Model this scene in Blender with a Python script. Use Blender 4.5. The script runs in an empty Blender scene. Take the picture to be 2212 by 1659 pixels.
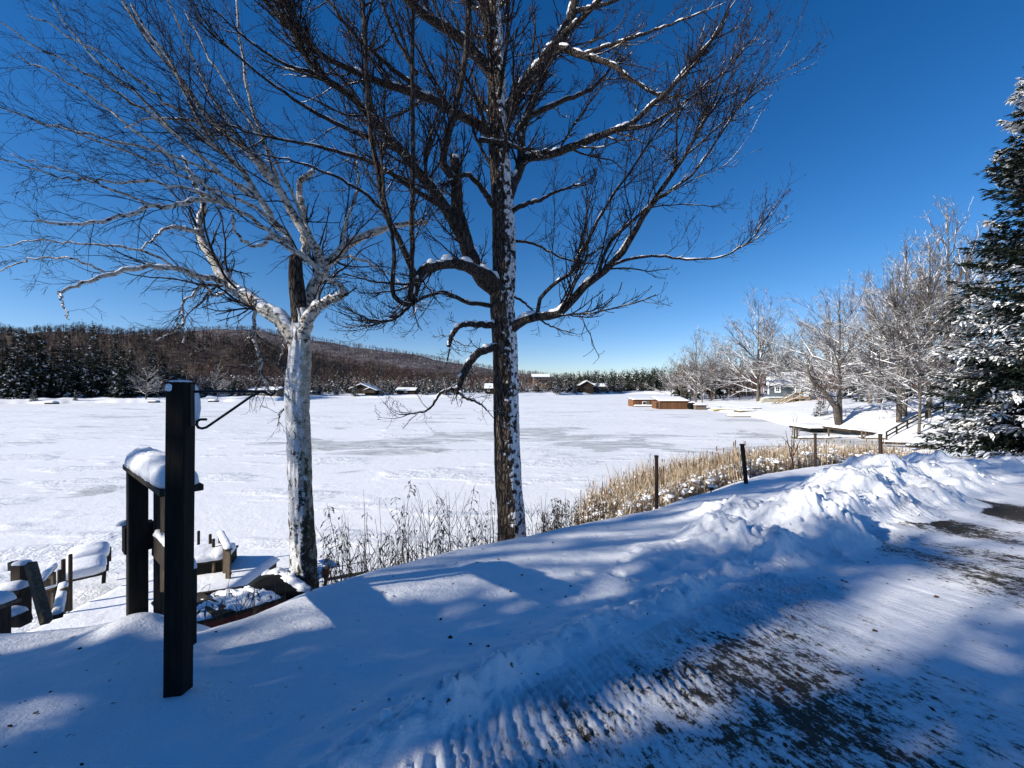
import bpy, bmesh, math, random
import numpy as np
from mathutils import Vector, Matrix

# ------------------------------------------------------------------ camera, sky, sun, exposure
SC = bpy.context.scene
COL = SC.collection
F, CX, HY, CZ = 864.0, 1106.0, 835.0, 5.0          # focal length in picture units, centre column, horizon row, eye height above the lake
cd = bpy.data.cameras.new('camera'); cam = bpy.data.objects.new('camera', cd); COL.objects.link(cam)
cam.location = (0, 0, CZ); cam.rotation_euler = (math.radians(90), 0, 0)
cd.sensor_width = 36; cd.lens = 36 * F / 2212; cd.shift_y = (HY - 829.5) / 2212
cd.clip_start = 0.05; cd.clip_end = 6000
SC.camera = cam

SUN_EL = math.radians(25.0)
SUN_DIR = Vector((-0.92, -0.39, 0)).normalized()   # horizontal direction towards the sun
w = bpy.data.worlds.new("World"); SC.world = w; w.use_nodes = True
wn = w.node_tree; bgn = wn.nodes['Background']
sky = wn.nodes.new('ShaderNodeTexSky'); sky.sky_type = 'NISHITA'; sky.sun_disc = False
sky.sun_elevation = SUN_EL
sky.sun_rotation = math.atan2(SUN_DIR.x, SUN_DIR.y)
sky.altitude = 600; sky.air_density = 1.0; sky.dust_density = 0.05; sky.ozone_density = 3.0
hsv = wn.nodes.new('ShaderNodeHueSaturation'); hsv.inputs['Saturation'].default_value = 1.34
hsv.inputs['Hue'].default_value = 0.508
wn.links.new(sky.outputs[0], hsv.inputs['Color']); 
wtc = wn.nodes.new('ShaderNodeTexCoord'); wsp = wn.nodes.new('ShaderNodeSeparateXYZ'); wn.links.new(wtc.outputs['Generated'], wsp.inputs[0])
wmr = wn.nodes.new('ShaderNodeMapRange'); wmr.inputs[1].default_value = .22; wmr.inputs[2].default_value = 0.0; wn.links.new(wsp.outputs[2], wmr.inputs[0])
wmx = wn.nodes.new('ShaderNodeMix'); wmx.data_type = 'RGBA'; wmx.blend_type = 'MULTIPLY'; wmx.inputs[7].default_value = (.84, .86, 1.12, 1)
wn.links.new(wmr.outputs[0], wmx.inputs[0]); wn.links.new(hsv.outputs[0], wmx.inputs[6]); wn.links.new(wmx.outputs[2], bgn.inputs[0])
bgn.inputs[1].default_value = 0.080
sd = bpy.data.lights.new('sun', 'SUN'); sun = bpy.data.objects.new('sun', sd); COL.objects.link(sun)
sd.energy = 4.6; sd.angle = math.radians(0.53); sd.color = (1.0, 0.935, 0.82)
tosun = Vector((SUN_DIR.x * math.cos(SUN_EL), SUN_DIR.y * math.cos(SUN_EL), math.sin(SUN_EL)))
sun.rotation_euler = tosun.to_track_quat('Z', 'Y').to_euler()
SC.view_settings.view_transform = 'Standard'; SC.view_settings.look = 'None'
SC.view_settings.exposure = 0.70; SC.view_settings.gamma = 1
SC.cycles.max_bounces = 6; SC.cycles.diffuse_bounces = 3

def pt(px, py, Y):
    return Vector(((px - CX) / F * Y, Y, CZ - (py - HY) / F * Y))
def colx(px, Y): return (px - CX) / F * Y

# ------------------------------------------------------------------ object helpers
def tag(o, label=None, cat=None, group=None, kind=None):
    if label: o['label'] = label
    if cat: o['category'] = cat
    if group: o['group'] = group
    if kind: o['kind'] = kind
    return o
def thing(name, label, cat, loc=(0, 0, 0), rz=0.0, group=None):
    o = bpy.data.objects.new(name, None); COL.objects.link(o); o.empty_display_size = 0.2
    o.location = loc; o.rotation_euler = (0, 0, rz)
    return tag(o, label, cat, group)
def link_mesh(name, me, mat, parent=None, world=False):
    o = bpy.data.objects.new(name, me); COL.objects.link(o)
    for m in (mat if isinstance(mat, (list, tuple)) else [mat]): me.materials.append(m)
    if parent is not None:
        o.parent = parent
        if world:
            par = parent; M = Matrix.Identity(4)
            while par is not None:
                M = Matrix.LocRotScale(par.location, par.rotation_euler, None) @ M; par = par.parent
            me.transform(M.inverted())
    return o
def mesh_np(name, V, Fq, mat, parent=None, smooth=True, col=None, midx=None, world=True, link=True):
    V = np.asarray(V, np.float32).reshape(-1, 3); Fq = np.asarray(Fq, np.int32); k = Fq.shape[1]
    me = bpy.data.meshes.new(name)
    me.vertices.add(len(V)); me.vertices.foreach_set('co', V.ravel())
    me.loops.add(Fq.size); me.loops.foreach_set('vertex_index', Fq.ravel())
    me.polygons.add(len(Fq)); me.polygons.foreach_set('loop_start', np.arange(0, Fq.size, k, dtype=np.int32))
    me.polygons.foreach_set('loop_total', np.full(len(Fq), k, np.int32))
    me.polygons.foreach_set('use_smooth', np.full(len(Fq), smooth, bool))
    if midx is not None: me.polygons.foreach_set('material_index', np.asarray(midx, np.int32))
    me.update(calc_edges=True)
    if col is not None:
        a = me.attributes.new('Col', 'FLOAT_COLOR', 'POINT')
        c = np.ones((len(V), 4), np.float32); c[:, :3] = col; a.data.foreach_set('color', c.ravel())
    if not link:
        for m in (mat if isinstance(mat, (list, tuple)) else [mat]): me.materials.append(m)
        return me
    return link_mesh(name, me, mat, parent, world)
def cat_np(parts):
    V, Fs, off = [], [], 0
    for v, f in parts:
        v = v.reshape(-1, 3); V.append(v); Fs.append(f + off); off += len(v)
    return np.concatenate(V), np.concatenate(Fs)

class MB:                                           # collects bevelled boxes, bars, tubes, prisms into one bmesh
    def __init__(s): s.bm = bmesh.new()
    def box(s, c, size, rot=None, bev=0.0):
        M = Matrix.Translation(Vector(c)) @ (rot.to_4x4() if rot is not None else Matrix.Identity(4)) @ Matrix.Diagonal((*size, 1))
        t = bmesh.new(); bmesh.ops.create_cube(t, size=1, matrix=M)
        if bev: bmesh.ops.bevel(t, geom=t.edges[:], offset=bev, segments=1, affect='EDGES', profile=0.5)
        me = bpy.data.meshes.new('tmp'); t.to_mesh(me); t.free(); s.bm.from_mesh(me); bpy.data.meshes.remove(me)
        return s
    def bar(s, p, q, wd, ht, up=(0, 0, 1), bev=0.004):
        p, q = Vector(p), Vector(q); x = (q - p); L = x.length; x.normalize()
        y = Vector(up).cross(x)
        if y.length < 1e-4: y = Vector((0, 1, 0)).cross(x)
        y.normalize(); z = x.cross(y)
        R = Matrix((x, y, z)).transposed()
        return s.box((p + q) / 2, (L, wd, ht), R, bev)
    def tube(s, pts, rad, k=8, cap=True):
        P = np.array([list(p) for p in pts], float)[None]; R = np.broadcast_to(np.asarray(rad, float), (1, len(pts)))
        V, Fq = tubes(P, R, k); vs = [s.bm.verts.new(v) for v in V]
        for f in Fq: s.bm.faces.new([vs[i] for i in f]).smooth = True
        if cap:
            s.bm.faces.new(vs[:k][::-1]); s.bm.faces.new(vs[-k:])
        return s
    def poly(s, pts):
        s.bm.faces.new([s.bm.verts.new(p) for p in pts]); return s
    def prism(s, pts, vec):
        a = [s.bm.verts.new(p) for p in pts]; b = [s.bm.verts.new(Vector(p) + Vector(vec)) for p in pts]; n = len(a)
        s.bm.faces.new(a[::-1]); s.bm.faces.new(b)
        for i in range(n): s.bm.faces.new((a[i], a[(i + 1) % n], b[(i + 1) % n], b[i]))
        return s
    def loft(s, rings, closed=True, cap=True, smooth=True):
        rr = [[s.bm.verts.new(p) for p in r] for r in rings]; n = len(rr[0])
        for a, b in zip(rr, rr[1:]):
            for i in range(n if closed else n - 1):
                s.bm.faces.new((a[i], a[(i + 1) % n], b[(i + 1) % n], b[i])).smooth = smooth
        if cap: s.bm.faces.new(rr[0][::-1]); s.bm.faces.new(rr[-1])
        return s
    def build(s, name, mat, parent=None, world=True):
        bmesh.ops.recalc_face_normals(s.bm, faces=s.bm.faces[:])
        me = bpy.data.meshes.new(name); s.bm.to_mesh(me); s.bm.free()
        return link_mesh(name, me, mat, parent, world)

def nrm(v): return v / np.maximum(np.linalg.norm(v, axis=-1, keepdims=True), 1e-9)
def tubes(P, R, k):
    N, n, _ = P.shape
    T = nrm(np.gradient(P, axis=1)); mean = np.abs(nrm(P[:, -1] - P[:, 0]))
    ref = np.eye(3)[np.argmin(mean, axis=1)][:, None, :]
    U = nrm(np.cross(T, ref)); W = np.cross(T, U)
    a = np.arange(k) * 2 * np.pi / k
    V = P[:, :, None] + R[:, :, None, None] * (np.cos(a)[:, None] * U[:, :, None] + np.sin(a)[:, None] * W[:, :, None])
    idx = np.arange(N * n * k).reshape(N, n, k); A = idx[:, :-1]; B = idx[:, 1:]
    Fq = np.stack([A, np.roll(A, -1, 2), np.roll(B, -1, 2), B], -1).reshape(-1, 4)
    return V.reshape(-1, 3), Fq

_p = np.random.RandomState(7).rand(256, 256)
def vn(x, y, s=0):
    x = np.asarray(x, float) + s * 17.31; y = np.asarray(y, float) + s * 9.77
    xi = np.floor(x).astype(int); yi = np.floor(y).astype(int); u = x - xi; v = y - yi
    u = u * u * u * (u * (u * 6 - 15) + 10); v = v * v * v * (v * (v * 6 - 15) + 10)
    g = lambda i, j: _p[(xi + i) & 255, (yi + j) & 255]
    return (g(0, 0) * (1 - u) + g(1, 0) * u) * (1 - v) + (g(0, 1) * (1 - u) + g(1, 1) * u) * v
def fbm(x, y, o=4, s=0, gain=0.5):
    t, a, m = 0, 1, 0
    for i in range(o):
        t = t + a * (vn(x * 2 ** i, y * 2 ** i, s + i) - .5); m += a; a *= gain
    return t / m * 2
def sst(a, b, x):
    t = np.clip((x - a) / (b - a), 0, 1); return t * t * (3 - 2 * t)

# ------------------------------------------------------------------ materials
class MT:
    def __init__(s, name, rough=0.8, spec=0.2):
        s.m = bpy.data.materials.new(name); s.m.use_nodes = True; s.t = s.m.node_tree
        s.b = s.t.nodes['Principled BSDF']; s.b.inputs['Roughness'].default_value = rough
        s.b.inputs['Specular IOR Level'].default_value = spec
    def n(s, ty, _out=0, **kw):
        nd = s.t.nodes.new(ty)
        for k, v in kw.items():
            if k.startswith('p_'): setattr(nd, k[2:], v); continue
            key = int(k[1:]) if k[0] == 'i' and k[1:].isdigit() else k.replace('_', ' ')
            if isinstance(v, bpy.types.NodeSocket): s.t.links.new(v, nd.inputs[key])
            else: nd.inputs[key].default_value = v
        return nd.outputs[_out]
    def coord(s, kind='Object', scale=(1, 1, 1), rot=(0, 0, 0)):
        tc = s.t.nodes.new('ShaderNodeTexCoord') if kind != 'World' else s.t.nodes.new('ShaderNodeNewGeometry')
        return s.n('ShaderNodeMapping', Vector=tc.outputs['Position' if kind == 'World' else kind], Scale=scale, Rotation=rot)
    def noise(s, co, scale, detail=4, rough=.55, dist=0): return s.n('ShaderNodeTexNoise', Vector=co, Scale=scale, Detail=detail, Roughness=rough, Distortion=dist)
    def ramp(s, f, a, b): return s.n('ShaderNodeMapRange', p_interpolation_type='SMOOTHSTEP', Value=f, i1=a, i2=b, i3=0.0, i4=1.0)
    def rng(s, f, a, b, c, d): return s.n('ShaderNodeMapRange', Value=f, i1=a, i2=b, i3=c, i4=d)
    def math(s, op, a, b=0.0): return s.n('ShaderNodeMath', p_operation=op, i0=a, i1=b)
    def mix(s, f, a, b):
        r = s.t.nodes.new('ShaderNodeMix'); r.data_type = 'RGBA'
        for i, v in ((0, f), (6, a), (7, b)):
            if isinstance(v, bpy.types.NodeSocket): s.t.links.new(v, r.inputs[i])
            else: r.inputs[i].default_value = v if i == 0 else (*v, 1)
        return r.outputs[2]
    def attr(s, name, out='Color'):
        a = s.t.nodes.new('ShaderNodeAttribute'); a.attribute_name = name; return a.outputs[out]
    def col(s, c):
        if isinstance(c, bpy.types.NodeSocket): s.t.links.new(c, s.b.inputs['Base Color'])
        else: s.b.inputs['Base Color'].default_value = (*c, 1)
        return s
    def bump(s, h, dist, strength=1.0, prev=None):
        nd = s.t.nodes.new('ShaderNodeBump'); nd.inputs['Strength'].default_value = strength; nd.inputs['Distance'].default_value = dist
        s.t.links.new(h, nd.inputs['Height'])
        if prev is not None: s.t.links.new(prev, nd.inputs['Normal'])
        s.t.links.new(nd.outputs[0], s.b.inputs['Normal']); return nd.outputs[0]
    def facing(s, d):                                # how much a surface faces a fixed world direction (where the wind laid the snow)
        g = s.t.nodes.new('ShaderNodeNewGeometry')
        return s.n('ShaderNodeVectorMath', 1, p_operation='DOT_PRODUCT', i0=g.outputs['Normal'], i1=tuple(Vector(d).normalized()))

SNOWC = (0.86, 0.87, 0.90)
def m_snow(name, fine=45, amp=.004):
    m = MT(name, .55, .25); c = m.coord('World'); n = m.noise(c, fine, 5, .65); n2 = m.noise(c, 5, 4)
    m.col(m.mix(n2, (.84, .855, .89), (.88, .885, .905)))
    b = m.bump(n, amp); m.bump(n2, .02, 1, b); return m.m
M_SNOW = m_snow('snow')
M_CAP = m_snow('snow_cap', 30, .008)

def m_wood(name, base, dark=.5, rough=.85, spec=.15, scale=1.0, axis='Z'):
    m = MT(name, rough, spec)
    sc = {'Z': (14, 14, 1.2), 'X': (1.2, 14, 14), 'Y': (14, 1.2, 14)}[axis]
    c = m.coord('Object', tuple(v * scale for v in sc)); n = m.noise(c, 3, 6, .65, .6)
    k = m.noise(m.coord('Object'), 1.7, 3)
    a = m.mix(m.ramp(n, .3, .7), tuple(v * dark for v in base), base)
    m.col(m.mix(m.ramp(k, .45, .8), a, tuple(v * .62 for v in base)))
    m.bump(n, .004); return m.m
M_POST = m_wood('dark_stained_post', (.020, .017, .014), .5)
M_WOODD = m_wood('dark_weathered_wood', (.060, .047, .036), .45)
M_WOODB = m_wood('brown_weathered_wood', (.17, .13, .09), .4)
M_WOODH = m_wood('grey_brown_board', (.20, .16, .12), .5, axis='X')
M_NEWW = m_wood('new_pine_lumber', (.55, .37, .18), .7)
M_STAKE = m_wood('rusty_stake', (.055, .036, .028), .5)
def m_flat(name, c, rough=.6, spec=.3, var=.25, scale=6, metal=0):
    m = MT(name, rough, spec); n = m.noise(m.coord('Object'), scale, 4)
    m.col(m.mix(m.ramp(n, .3, .75), c, tuple(v * (1 - var) for v in c))); m.b.inputs['Metallic'].default_value = metal
    m.bump(n, .003); return m.m
M_IRON = m_flat('black_iron', (.012, .012, .013), .5, .4)
M_RED = m_flat('faded_red_paint', (.16, .022, .015), .6, .3, .45, 9)
M_TARP = m_flat('black_hull', (.007, .007, .007), .8, .1, .4, 5)
M_PLASTIC = m_flat('teal_plastic', (.05, .32, .27), .4, .5)
M_GLASS = m_flat('dark_window_glass', (.012, .016, .02), .12, .6, .1)
M_WHITE = m_flat('white_paint', (.78, .78, .77), .5, .3, .06)
M_DARKB = m_flat('dark_brown_siding', (.035, .024, .018), .8, .1)
M_REDB = m_flat('red_brown_siding', (.16, .07, .045), .8, .1)
M_TANB = m_flat('tan_brick', (.20, .14, .11), .8, .1)
M_GRASSY = m_flat('weathered_planks', (.16, .13, .07), .85, .1, .5, 20)
def m_boards(name, c, pitch, axis=0, gap=.45):
    m = MT(name, .75, .2); co = m.coord('Object')
    sp = m.n('ShaderNodeSeparateXYZ', axis, Vector=co)
    fr = m.math('FRACT', m.math('MULTIPLY', sp, 1 / pitch)); g = m.ramp(fr, 0.0, .16)
    fl = m.math('FLOOR', m.math('MULTIPLY', sp, 1 / pitch)); rn = m.n('ShaderNodeTexWhiteNoise', p_noise_dimensions='1D', W=fl)
    cc = m.mix(rn, c, tuple(v * .62 for v in c)); n = m.noise(m.coord('Object', (20, 20, 2)), 2, 5)
    cc = m.mix(m.math('MULTIPLY', n, .5), cc, tuple(v * .5 for v in c))
    m.col(m.mix(g, tuple(v * gap * .5 for v in c), cc)); m.bump(g, .01); return m.m
M_BOATB = m_boards('brown_vertical_boards', (.20, .095, .045), .22)
M_SIDING = m_boards('blue_grey_clapboard', (.10, .125, .15), .14, 2, .9)
def m_stone():
    m = MT('pale_stone_blocks', .9, .1); c = m.coord('Object', (1, 1, 1), (math.radians(90), 0, 0))
    br = m.n('ShaderNodeTexBrick', 0, Vector=c, Color1=(.55, .52, .44, 1), Color2=(.38, .36, .28, 1), Mortar=(.2, .2, .2, 1), Scale=1.0, Mortar_Size=.03, Brick_Width=.75, Row_Height=.38)
    m.col(br); return m.m
M_STONE = m_stone()

def m_bark(name, lo, hi, patch=None, snow_dir=None, s_lo=.75, s_hi=.9, vert=(9, 9, 1.6), bumpd=.02, nscale=7, top_only=False):
    m = MT(name, .9, .1); c = m.coord('World', vert); n = m.noise(c, 2.2, 7, .68, .5); n2 = m.noise(m.coord('World'), nscale, 5, .6)
    v = m.n('ShaderNodeTexVoronoi', 0, p_feature='DISTANCE_TO_EDGE', Vector=m.coord('World', tuple(k * .9 for k in vert)), Scale=3.0)
    cc = m.mix(m.ramp(n, .3, .7), lo, hi)
    if patch is None: cc = m.mix(m.ramp(v, .0, .16), tuple(k * .4 for k in lo), cc)
    else:
        col, a, b, sc = patch; pn = m.noise(m.coord('World', sc), 3.0, 6, .7); cc = m.mix(m.ramp(pn, a, b), cc, col)
    if snow_dir is not None:
        f = m.facing(snow_dir); s = m.math('ADD', f, m.rng(n2, .3, .7, -.45, .45))
        cc = m.mix(m.ramp(s, s_lo, s_hi), cc, SNOWC)
    m.col(cc)
    h = m.math('ADD', n, m.math('MULTIPLY', m.ramp(v, 0, .2), .8)) if patch is None else n
    m.bump(h, bumpd); return m.m
M_MAPLE = m_bark('maple_bark', (.055, .042, .034), (.15, .122, .10), None, (.62, -.42, .62), .62, .78, (8, 8, 2.0), .035, 11)
M_MTWIG = m_bark('maple_twig_bark', (.026, .019, .020), (.052, .040, .040), None, (.1, -.1, 1), .88, 1.0, bumpd=.004, nscale=5)
M_MLIMB = m_bark('maple_limb_bark', (.038, .031, .028), (.105, .088, .078), None, (0.0, -.15, 1), .66, .86, bumpd=.015, nscale=4)
M_BIRCH = m_bark('birch_bark', (.30, .27, .21), (.66, .62, .54), ((.045, .04, .03), .50, .58, (4.5, 4.5, 5.5)), (-.35, -.75, .45), .74, .86, (5, 5, 9), .03, 9)
M_BLIMB = m_bark('birch_limb_bark', (.34, .30, .25), (.68, .64, .58), ((.045, .038, .033), (.51), .58, (6, 6, 8)), (-.25, -.3, 1), .58, .75, (8, 8, 8), .02, 5)
M_BTWIG = m_bark('birch_twig_bark', (.030, .023, .023), (.065, .05, .047), None, (0, 0, 1), 1.0, 1.15, bumpd=.003)
M_GREYB = m_bark('grey_tree_bark', (.10, .085, .072), (.27, .235, .20), None, (-.2, -.2, 1), .78, .92, bumpd=.02, nscale=3)
M_FROST = m_bark('snow_laden_twigs', (.085, .073, .070), (.19, .168, .158), None, (-.15, -.25, 1), .34, .60, bumpd=.004, nscale=1.5)
M_GTWIG = m_bark('grey_bare_twigs', (.085, .074, .070), (.20, .178, .165), None, (-.15, -.25, 1), .66, .9, bumpd=.004, nscale=1.5)
M_BROWNT = m_bark('bare_brown_twigs', (.085, .062, .05), (.16, .12, .10), None, (0, 0, 1), .9, 1.05, bumpd=.004, nscale=1.5)
def m_birch_trunk():
    m = MT('birch_trunk_bark', .85, .15); c = m.coord('World'); z = m.n('ShaderNodeSeparateXYZ', 2, Vector=c)
    a = m.noise(m.coord('World', (3.5, 3.5, 2.2)), 2.4, 8, .72, 1.0); b = m.noise(c, 14, 6, .75, .8); d = m.noise(m.coord('World', (2, 2, 9)), 5, 5, .7)
    bark = m.mix(m.ramp(b, .35, .65), (.34, .30, .23), (.70, .66, .58)); bark = m.mix(m.ramp(d, .58, .66), bark, (.07, .06, .045))
    lowr = m.rng(z, 3.0, 5.4, .10, -.07); v = m.math('ADD', m.math('ADD', m.math('MULTIPLY', a, .6), m.math('MULTIPLY', b, .4)), lowr)
    bark = m.mix(m.ramp(v, .53, .60), bark, m.mix(b, (.03, .027, .018), (.13, .12, .075)))
    f = m.facing((-.25, -.85, .30)); s = m.math('ADD', m.math('SUBTRACT', f, lowr), m.rng(m.math('ADD', m.math('MULTIPLY', a, .5), m.math('MULTIPLY', b, .5)), .38, .62, .55, -.55))
    fk = m.math('SUBTRACT', 1.0, m.ramp(m.noise(m.coord('World', (1, 1, .6)), 13, 6, .7, .6), .585, .63)); m.col(m.mix(m.math('MULTIPLY', m.ramp(s, .60, .70), fk), bark, SNOWC)); bb = m.bump(b, .035); m.bump(a, .05, 1, bb); return m.m
M_BTRUNK = m_birch_trunk()
def m_vcol(name, rough=.85, spec=.1, trans=0):
    m = MT(name, rough, spec); n = m.noise(m.coord('World'), 3, 3)
    m.col(m.mix(m.rng(n, .3, .7, 0, .35), m.attr('Col'), (.02, .02, .02))); return m.m
M_VCOL = m_vcol('vegetation')
M_NEEDLE = m_flat('spruce_needles', (.015, .025, .018), .8, .12, .5, 2)
M_TRUNKD = m_flat('dark_spruce_trunk', (.05, .04, .032), .9, .1)

# ------------------------------------------------------------------ the ground on this side
def zin(x, y): return 3.60 - 0.10 * np.maximum(y, 0)
def plan(px, py):
    Y = 1.40 / ((py - HY) / F - .10); return ((px - CX) / F * Y, Y)
CREST = [(-60, -4), (-12, 1.2)] + [plan(*p) for p in [(0, 1362), (150, 1345), (300, 1328), (415, 1370), (560, 1322), (700, 1265), (850, 1222), (1000, 1185),
         (1140, 1155), (1300, 1122), (1420, 1096), (1540, 1064), (1620, 1040)]] + [(8.6, 12.6), (11.5, 14.6), (16, 17), (26, 21), (45, 24), (90, 27)]
def poly_dist(x, y, pl):
    best = np.full(x.shape, 1e9)
    for (ax, ay), (bx, by) in zip(pl, pl[1:]):
        dx, dy = bx - ax, by - ay; t = np.clip(((x - ax) * dx + (y - ay) * dy) / (dx * dx + dy * dy), 0, 1)
        best = np.minimum(best, (x - ax - t * dx) ** 2 + (y - ay - t * dy) ** 2)
    return np.sqrt(best)
def inside(x, y, pg):
    r = np.zeros(x.shape, bool)
    for (ax, ay), (bx, by) in zip(pg, pg[1:] + pg[:1]):
        if ay == by: continue
        r ^= ((ay > y) != (by > y)) & (x < (bx - ax) * (y - ay) / (by - ay) + ax)
    return r
DRIVE = [(-9, -14), (-2.2, -1.0)] + [plan(*p) for p in [(860, 1680), (1150, 1490), (1400, 1360), (1560, 1292), (1740, 1200), (1850, 1140), (1960, 1085), (2060, 1050), (2150, 1034)]] + [(15, 11.4), (24, 12.3), (60, 13)]
PILES = [(2.62, 4.75, .34, .50), (3.76, 5.25, .56, .52), (3.3, 5.9, .26, .5), (5.9, 7.0, .58, .75), (4.9, 6.5, .34, .6), (7.45, 8.2, .76, .90), (6.9, 7.4, .5, .7), (10.0, 9.6, .66, .95), (9.2, 8.6, .46, .6), (8.7, 9.2, .5, .8),
         (12.2, 10.9, .42, .9), (14, 11.9, .40, 1.0), (16.2, 12.5, .44, 1.2), (18.6, 13, .42, 1.3), (21.5, 13.3, .4, 1.6), (25, 13.6, .4, 1.8), (1.75, 4.3, .12, .6)]
RIB_U = np.array((.35, -.937)); RIB_V = np.array((.937, .35))
def near_height(x, y):
    z = zin(x, y)
    cd_ = poly_dist(x, y, CREST); ins = inside(x, y, CREST + [(90, -70), (-60, -70)])
    out = np.maximum(np.where(ins, -cd_, cd_) + .10, 0); s = .28
    sl = np.interp(y, [6, 9, 12], [.95, .70, .42])
    z = z - sl * (out - s * (1 - np.exp(-out / s)))
    dd = poly_dist(x, y, DRIVE); dr = inside(x, y, DRIVE + [(60, -70), (-9, -70)])
    sd_ = np.where(dr, dd, -dd)                      # > 0 on the driveway
    # lawn snow: soft drifts
    lawn = sst(.05, -.35, sd_)
    z = z + lawn * (.045 * fbm(x * .55, y * .55, 3, 3) + .018 * fbm(x * 1.7 + .5 * y, y * 2.2, 3, 9) + .003 * fbm(x * 9, y * 9, 2, 5))
    z = z + lawn * sst(1.6, .2, -sd_) * .03 * np.maximum(0, fbm(x * 4.5, y * 4.5, 4, 21))
    z = z - lawn * sst(2.2, .5, -sd_) * .030 * sst(.60, .78, vn(x * 6.5, y * 6.5, 8)) * sst(.2, .9, x)
    z = z - .035 * sst(-.02, .25, sd_)               # the cleared surface lies lower
    # windrow along the edge
    wl = fbm(x * 6, y * 6, 4, 31); wl2 = fbm(x * 1.3, y * 1.3, 2, 33)
    z = z + np.exp(-((sd_ + .20 - .06 * wl2) / .11) ** 2) * (.075 + .11 * wl + .05 * np.abs(fbm(x * 14, y * 14, 2, 32))) * (1 + .6 * wl2)
    z = z + np.exp(-((sd_ + .42) / .10) ** 2) * .022 * (1 + fbm(x * 5, y * 5, 3, 35))
    # ploughed ribs
    v = x * RIB_V[0] + y * RIB_V[1]; u = x * RIB_U[0] + y * RIB_U[1]
    ph = v / .064 + 1.7 * fbm(u * 1.0, v * .8, 3, 41) + .55 * fbm(u * 5, v * 5, 3, 43)
    saw = 1 - np.abs(((ph) % 1) - .35) / .65; saw = np.clip(saw, 0, 1) ** 1.3
    band = sst(-.12, .06, sd_) * sst(.75, .25, sd_) * sst(-.45, -.05, fbm(u * .5, v * .55, 2, 45))
    ph2 = v / .055 + .6 * fbm(u * .6, v * 1.0, 3, 47)
    saw2 = .5 + .5 * np.sin(2 * np.pi * ph2)
    gen = sst(.3, .9, sd_) * sst(-.2, .35, fbm(u * .35, v * .5, 2, 49))
    z = z + band * .046 * saw * (.15 + .85 * sst(-.30, .15, fbm(u * 2.2, v * 3.0, 3, 44))) * (.65 + .7 * vn(u * 11, v * 11, 4)) + gen * .0065 * saw2 * sst(-.3, .4, fbm(u * 1.6, v * 2.5, 3, 48)) + sst(.2, .6, sd_) * .012 * fbm(x * 1.1, y * 1.1, 3, 53) + sst(0, .3, sd_) * .006 * fbm(u * 2, v * 9, 3, 51)
    # ploughed heaps
    hp = np.zeros(x.shape)
    wx = x + .22 * fbm(x * 1.3, y * 1.3, 3, 61); wy = y + .22 * fbm(x * 1.3, y * 1.3, 3, 63)
    for (a, b, h, r) in PILES:
        q = np.sqrt((wx - a) ** 2 + (wy - b) ** 2) / r
        hp = hp + (h * np.exp(-q ** 1.9)) ** 3
    hp = hp ** (1 / 3)
    m = sst(.03, .25, hp)
    z = z + hp + m * (.09 * (1 - 2.2 * np.abs(fbm(x * 1.7, y * 1.7, 4, 65))) - .05 + .13 * (np.abs(fbm(x * 3.6, y * 3.6, 3, 67)) - .1) + .085 * np.abs(fbm(x * 8, y * 8, 3, 69)) + .04 * np.abs(fbm(x * 17, y * 17, 2, 70)))
    # heap round the rail post
    z = z + .10 * np.exp(-(((x + 2.62) / .22) ** 2 + ((y - 2.78) / .2) ** 2)) + .03 * np.exp(-(((x + 1.72) / .16) ** 2 + ((y - 2.08) / .14) ** 2))
    z = z - .04 * np.exp(-((((x + 1.7) * .8 + (y - 2.0) * .6) / .12) ** 2)) * sst(-3.0, -2.2, x) * 0
    near_height.heap = hp
    return z, sd_
def near_z(x, y): return float(near_height(np.array([[float(x)]]), np.array([[float(y)]]))[0][0, 0])

def graded(lo, hi, a, b, step, g, gmax=2.5):
    mid = list(np.arange(a, b, step)); up, dn = [], []
    v, s = mid[-1], step
    while v < hi: s = min(s * g, gmax); v += s; up.append(v)
    v, s = mid[0], step
    while v > lo: s = min(s * g, gmax); v -= s; dn.append(v)
    return np.array(dn[::-1] + mid + up)
gx = graded(-45, 70, -3.6, 6.2, .021, 1.018); gy = graded(-45, 34, .95, 5.4, .019, 1.012)
X, Yg = np.meshgrid(gx, gy); Z, SDV = near_height(X, Yg); HEAP = near_height.heap
nx, ny = len(gx), len(gy)
V = np.stack([X, Yg, Z], -1).reshape(-1, 3)
idx = np.arange(nx * ny).reshape(ny, nx)
Q = np.stack([idx[:-1, :-1], idx[:-1, 1:], idx[1:, 1:], idx[1:, :-1]], -1).reshape(-1, 4)
zq = V[Q][:, :, 2].max(1); Q = Q[zq > -.6]
dq = np.where(HEAP.reshape(-1)[Q].mean(1) > .05, -1, SDV.reshape(-1)[Q].mean(1))
def submesh(V, Q):
    u, inv = np.unique(Q, return_inverse=True); return V[u], inv.reshape(Q.shape)

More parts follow.
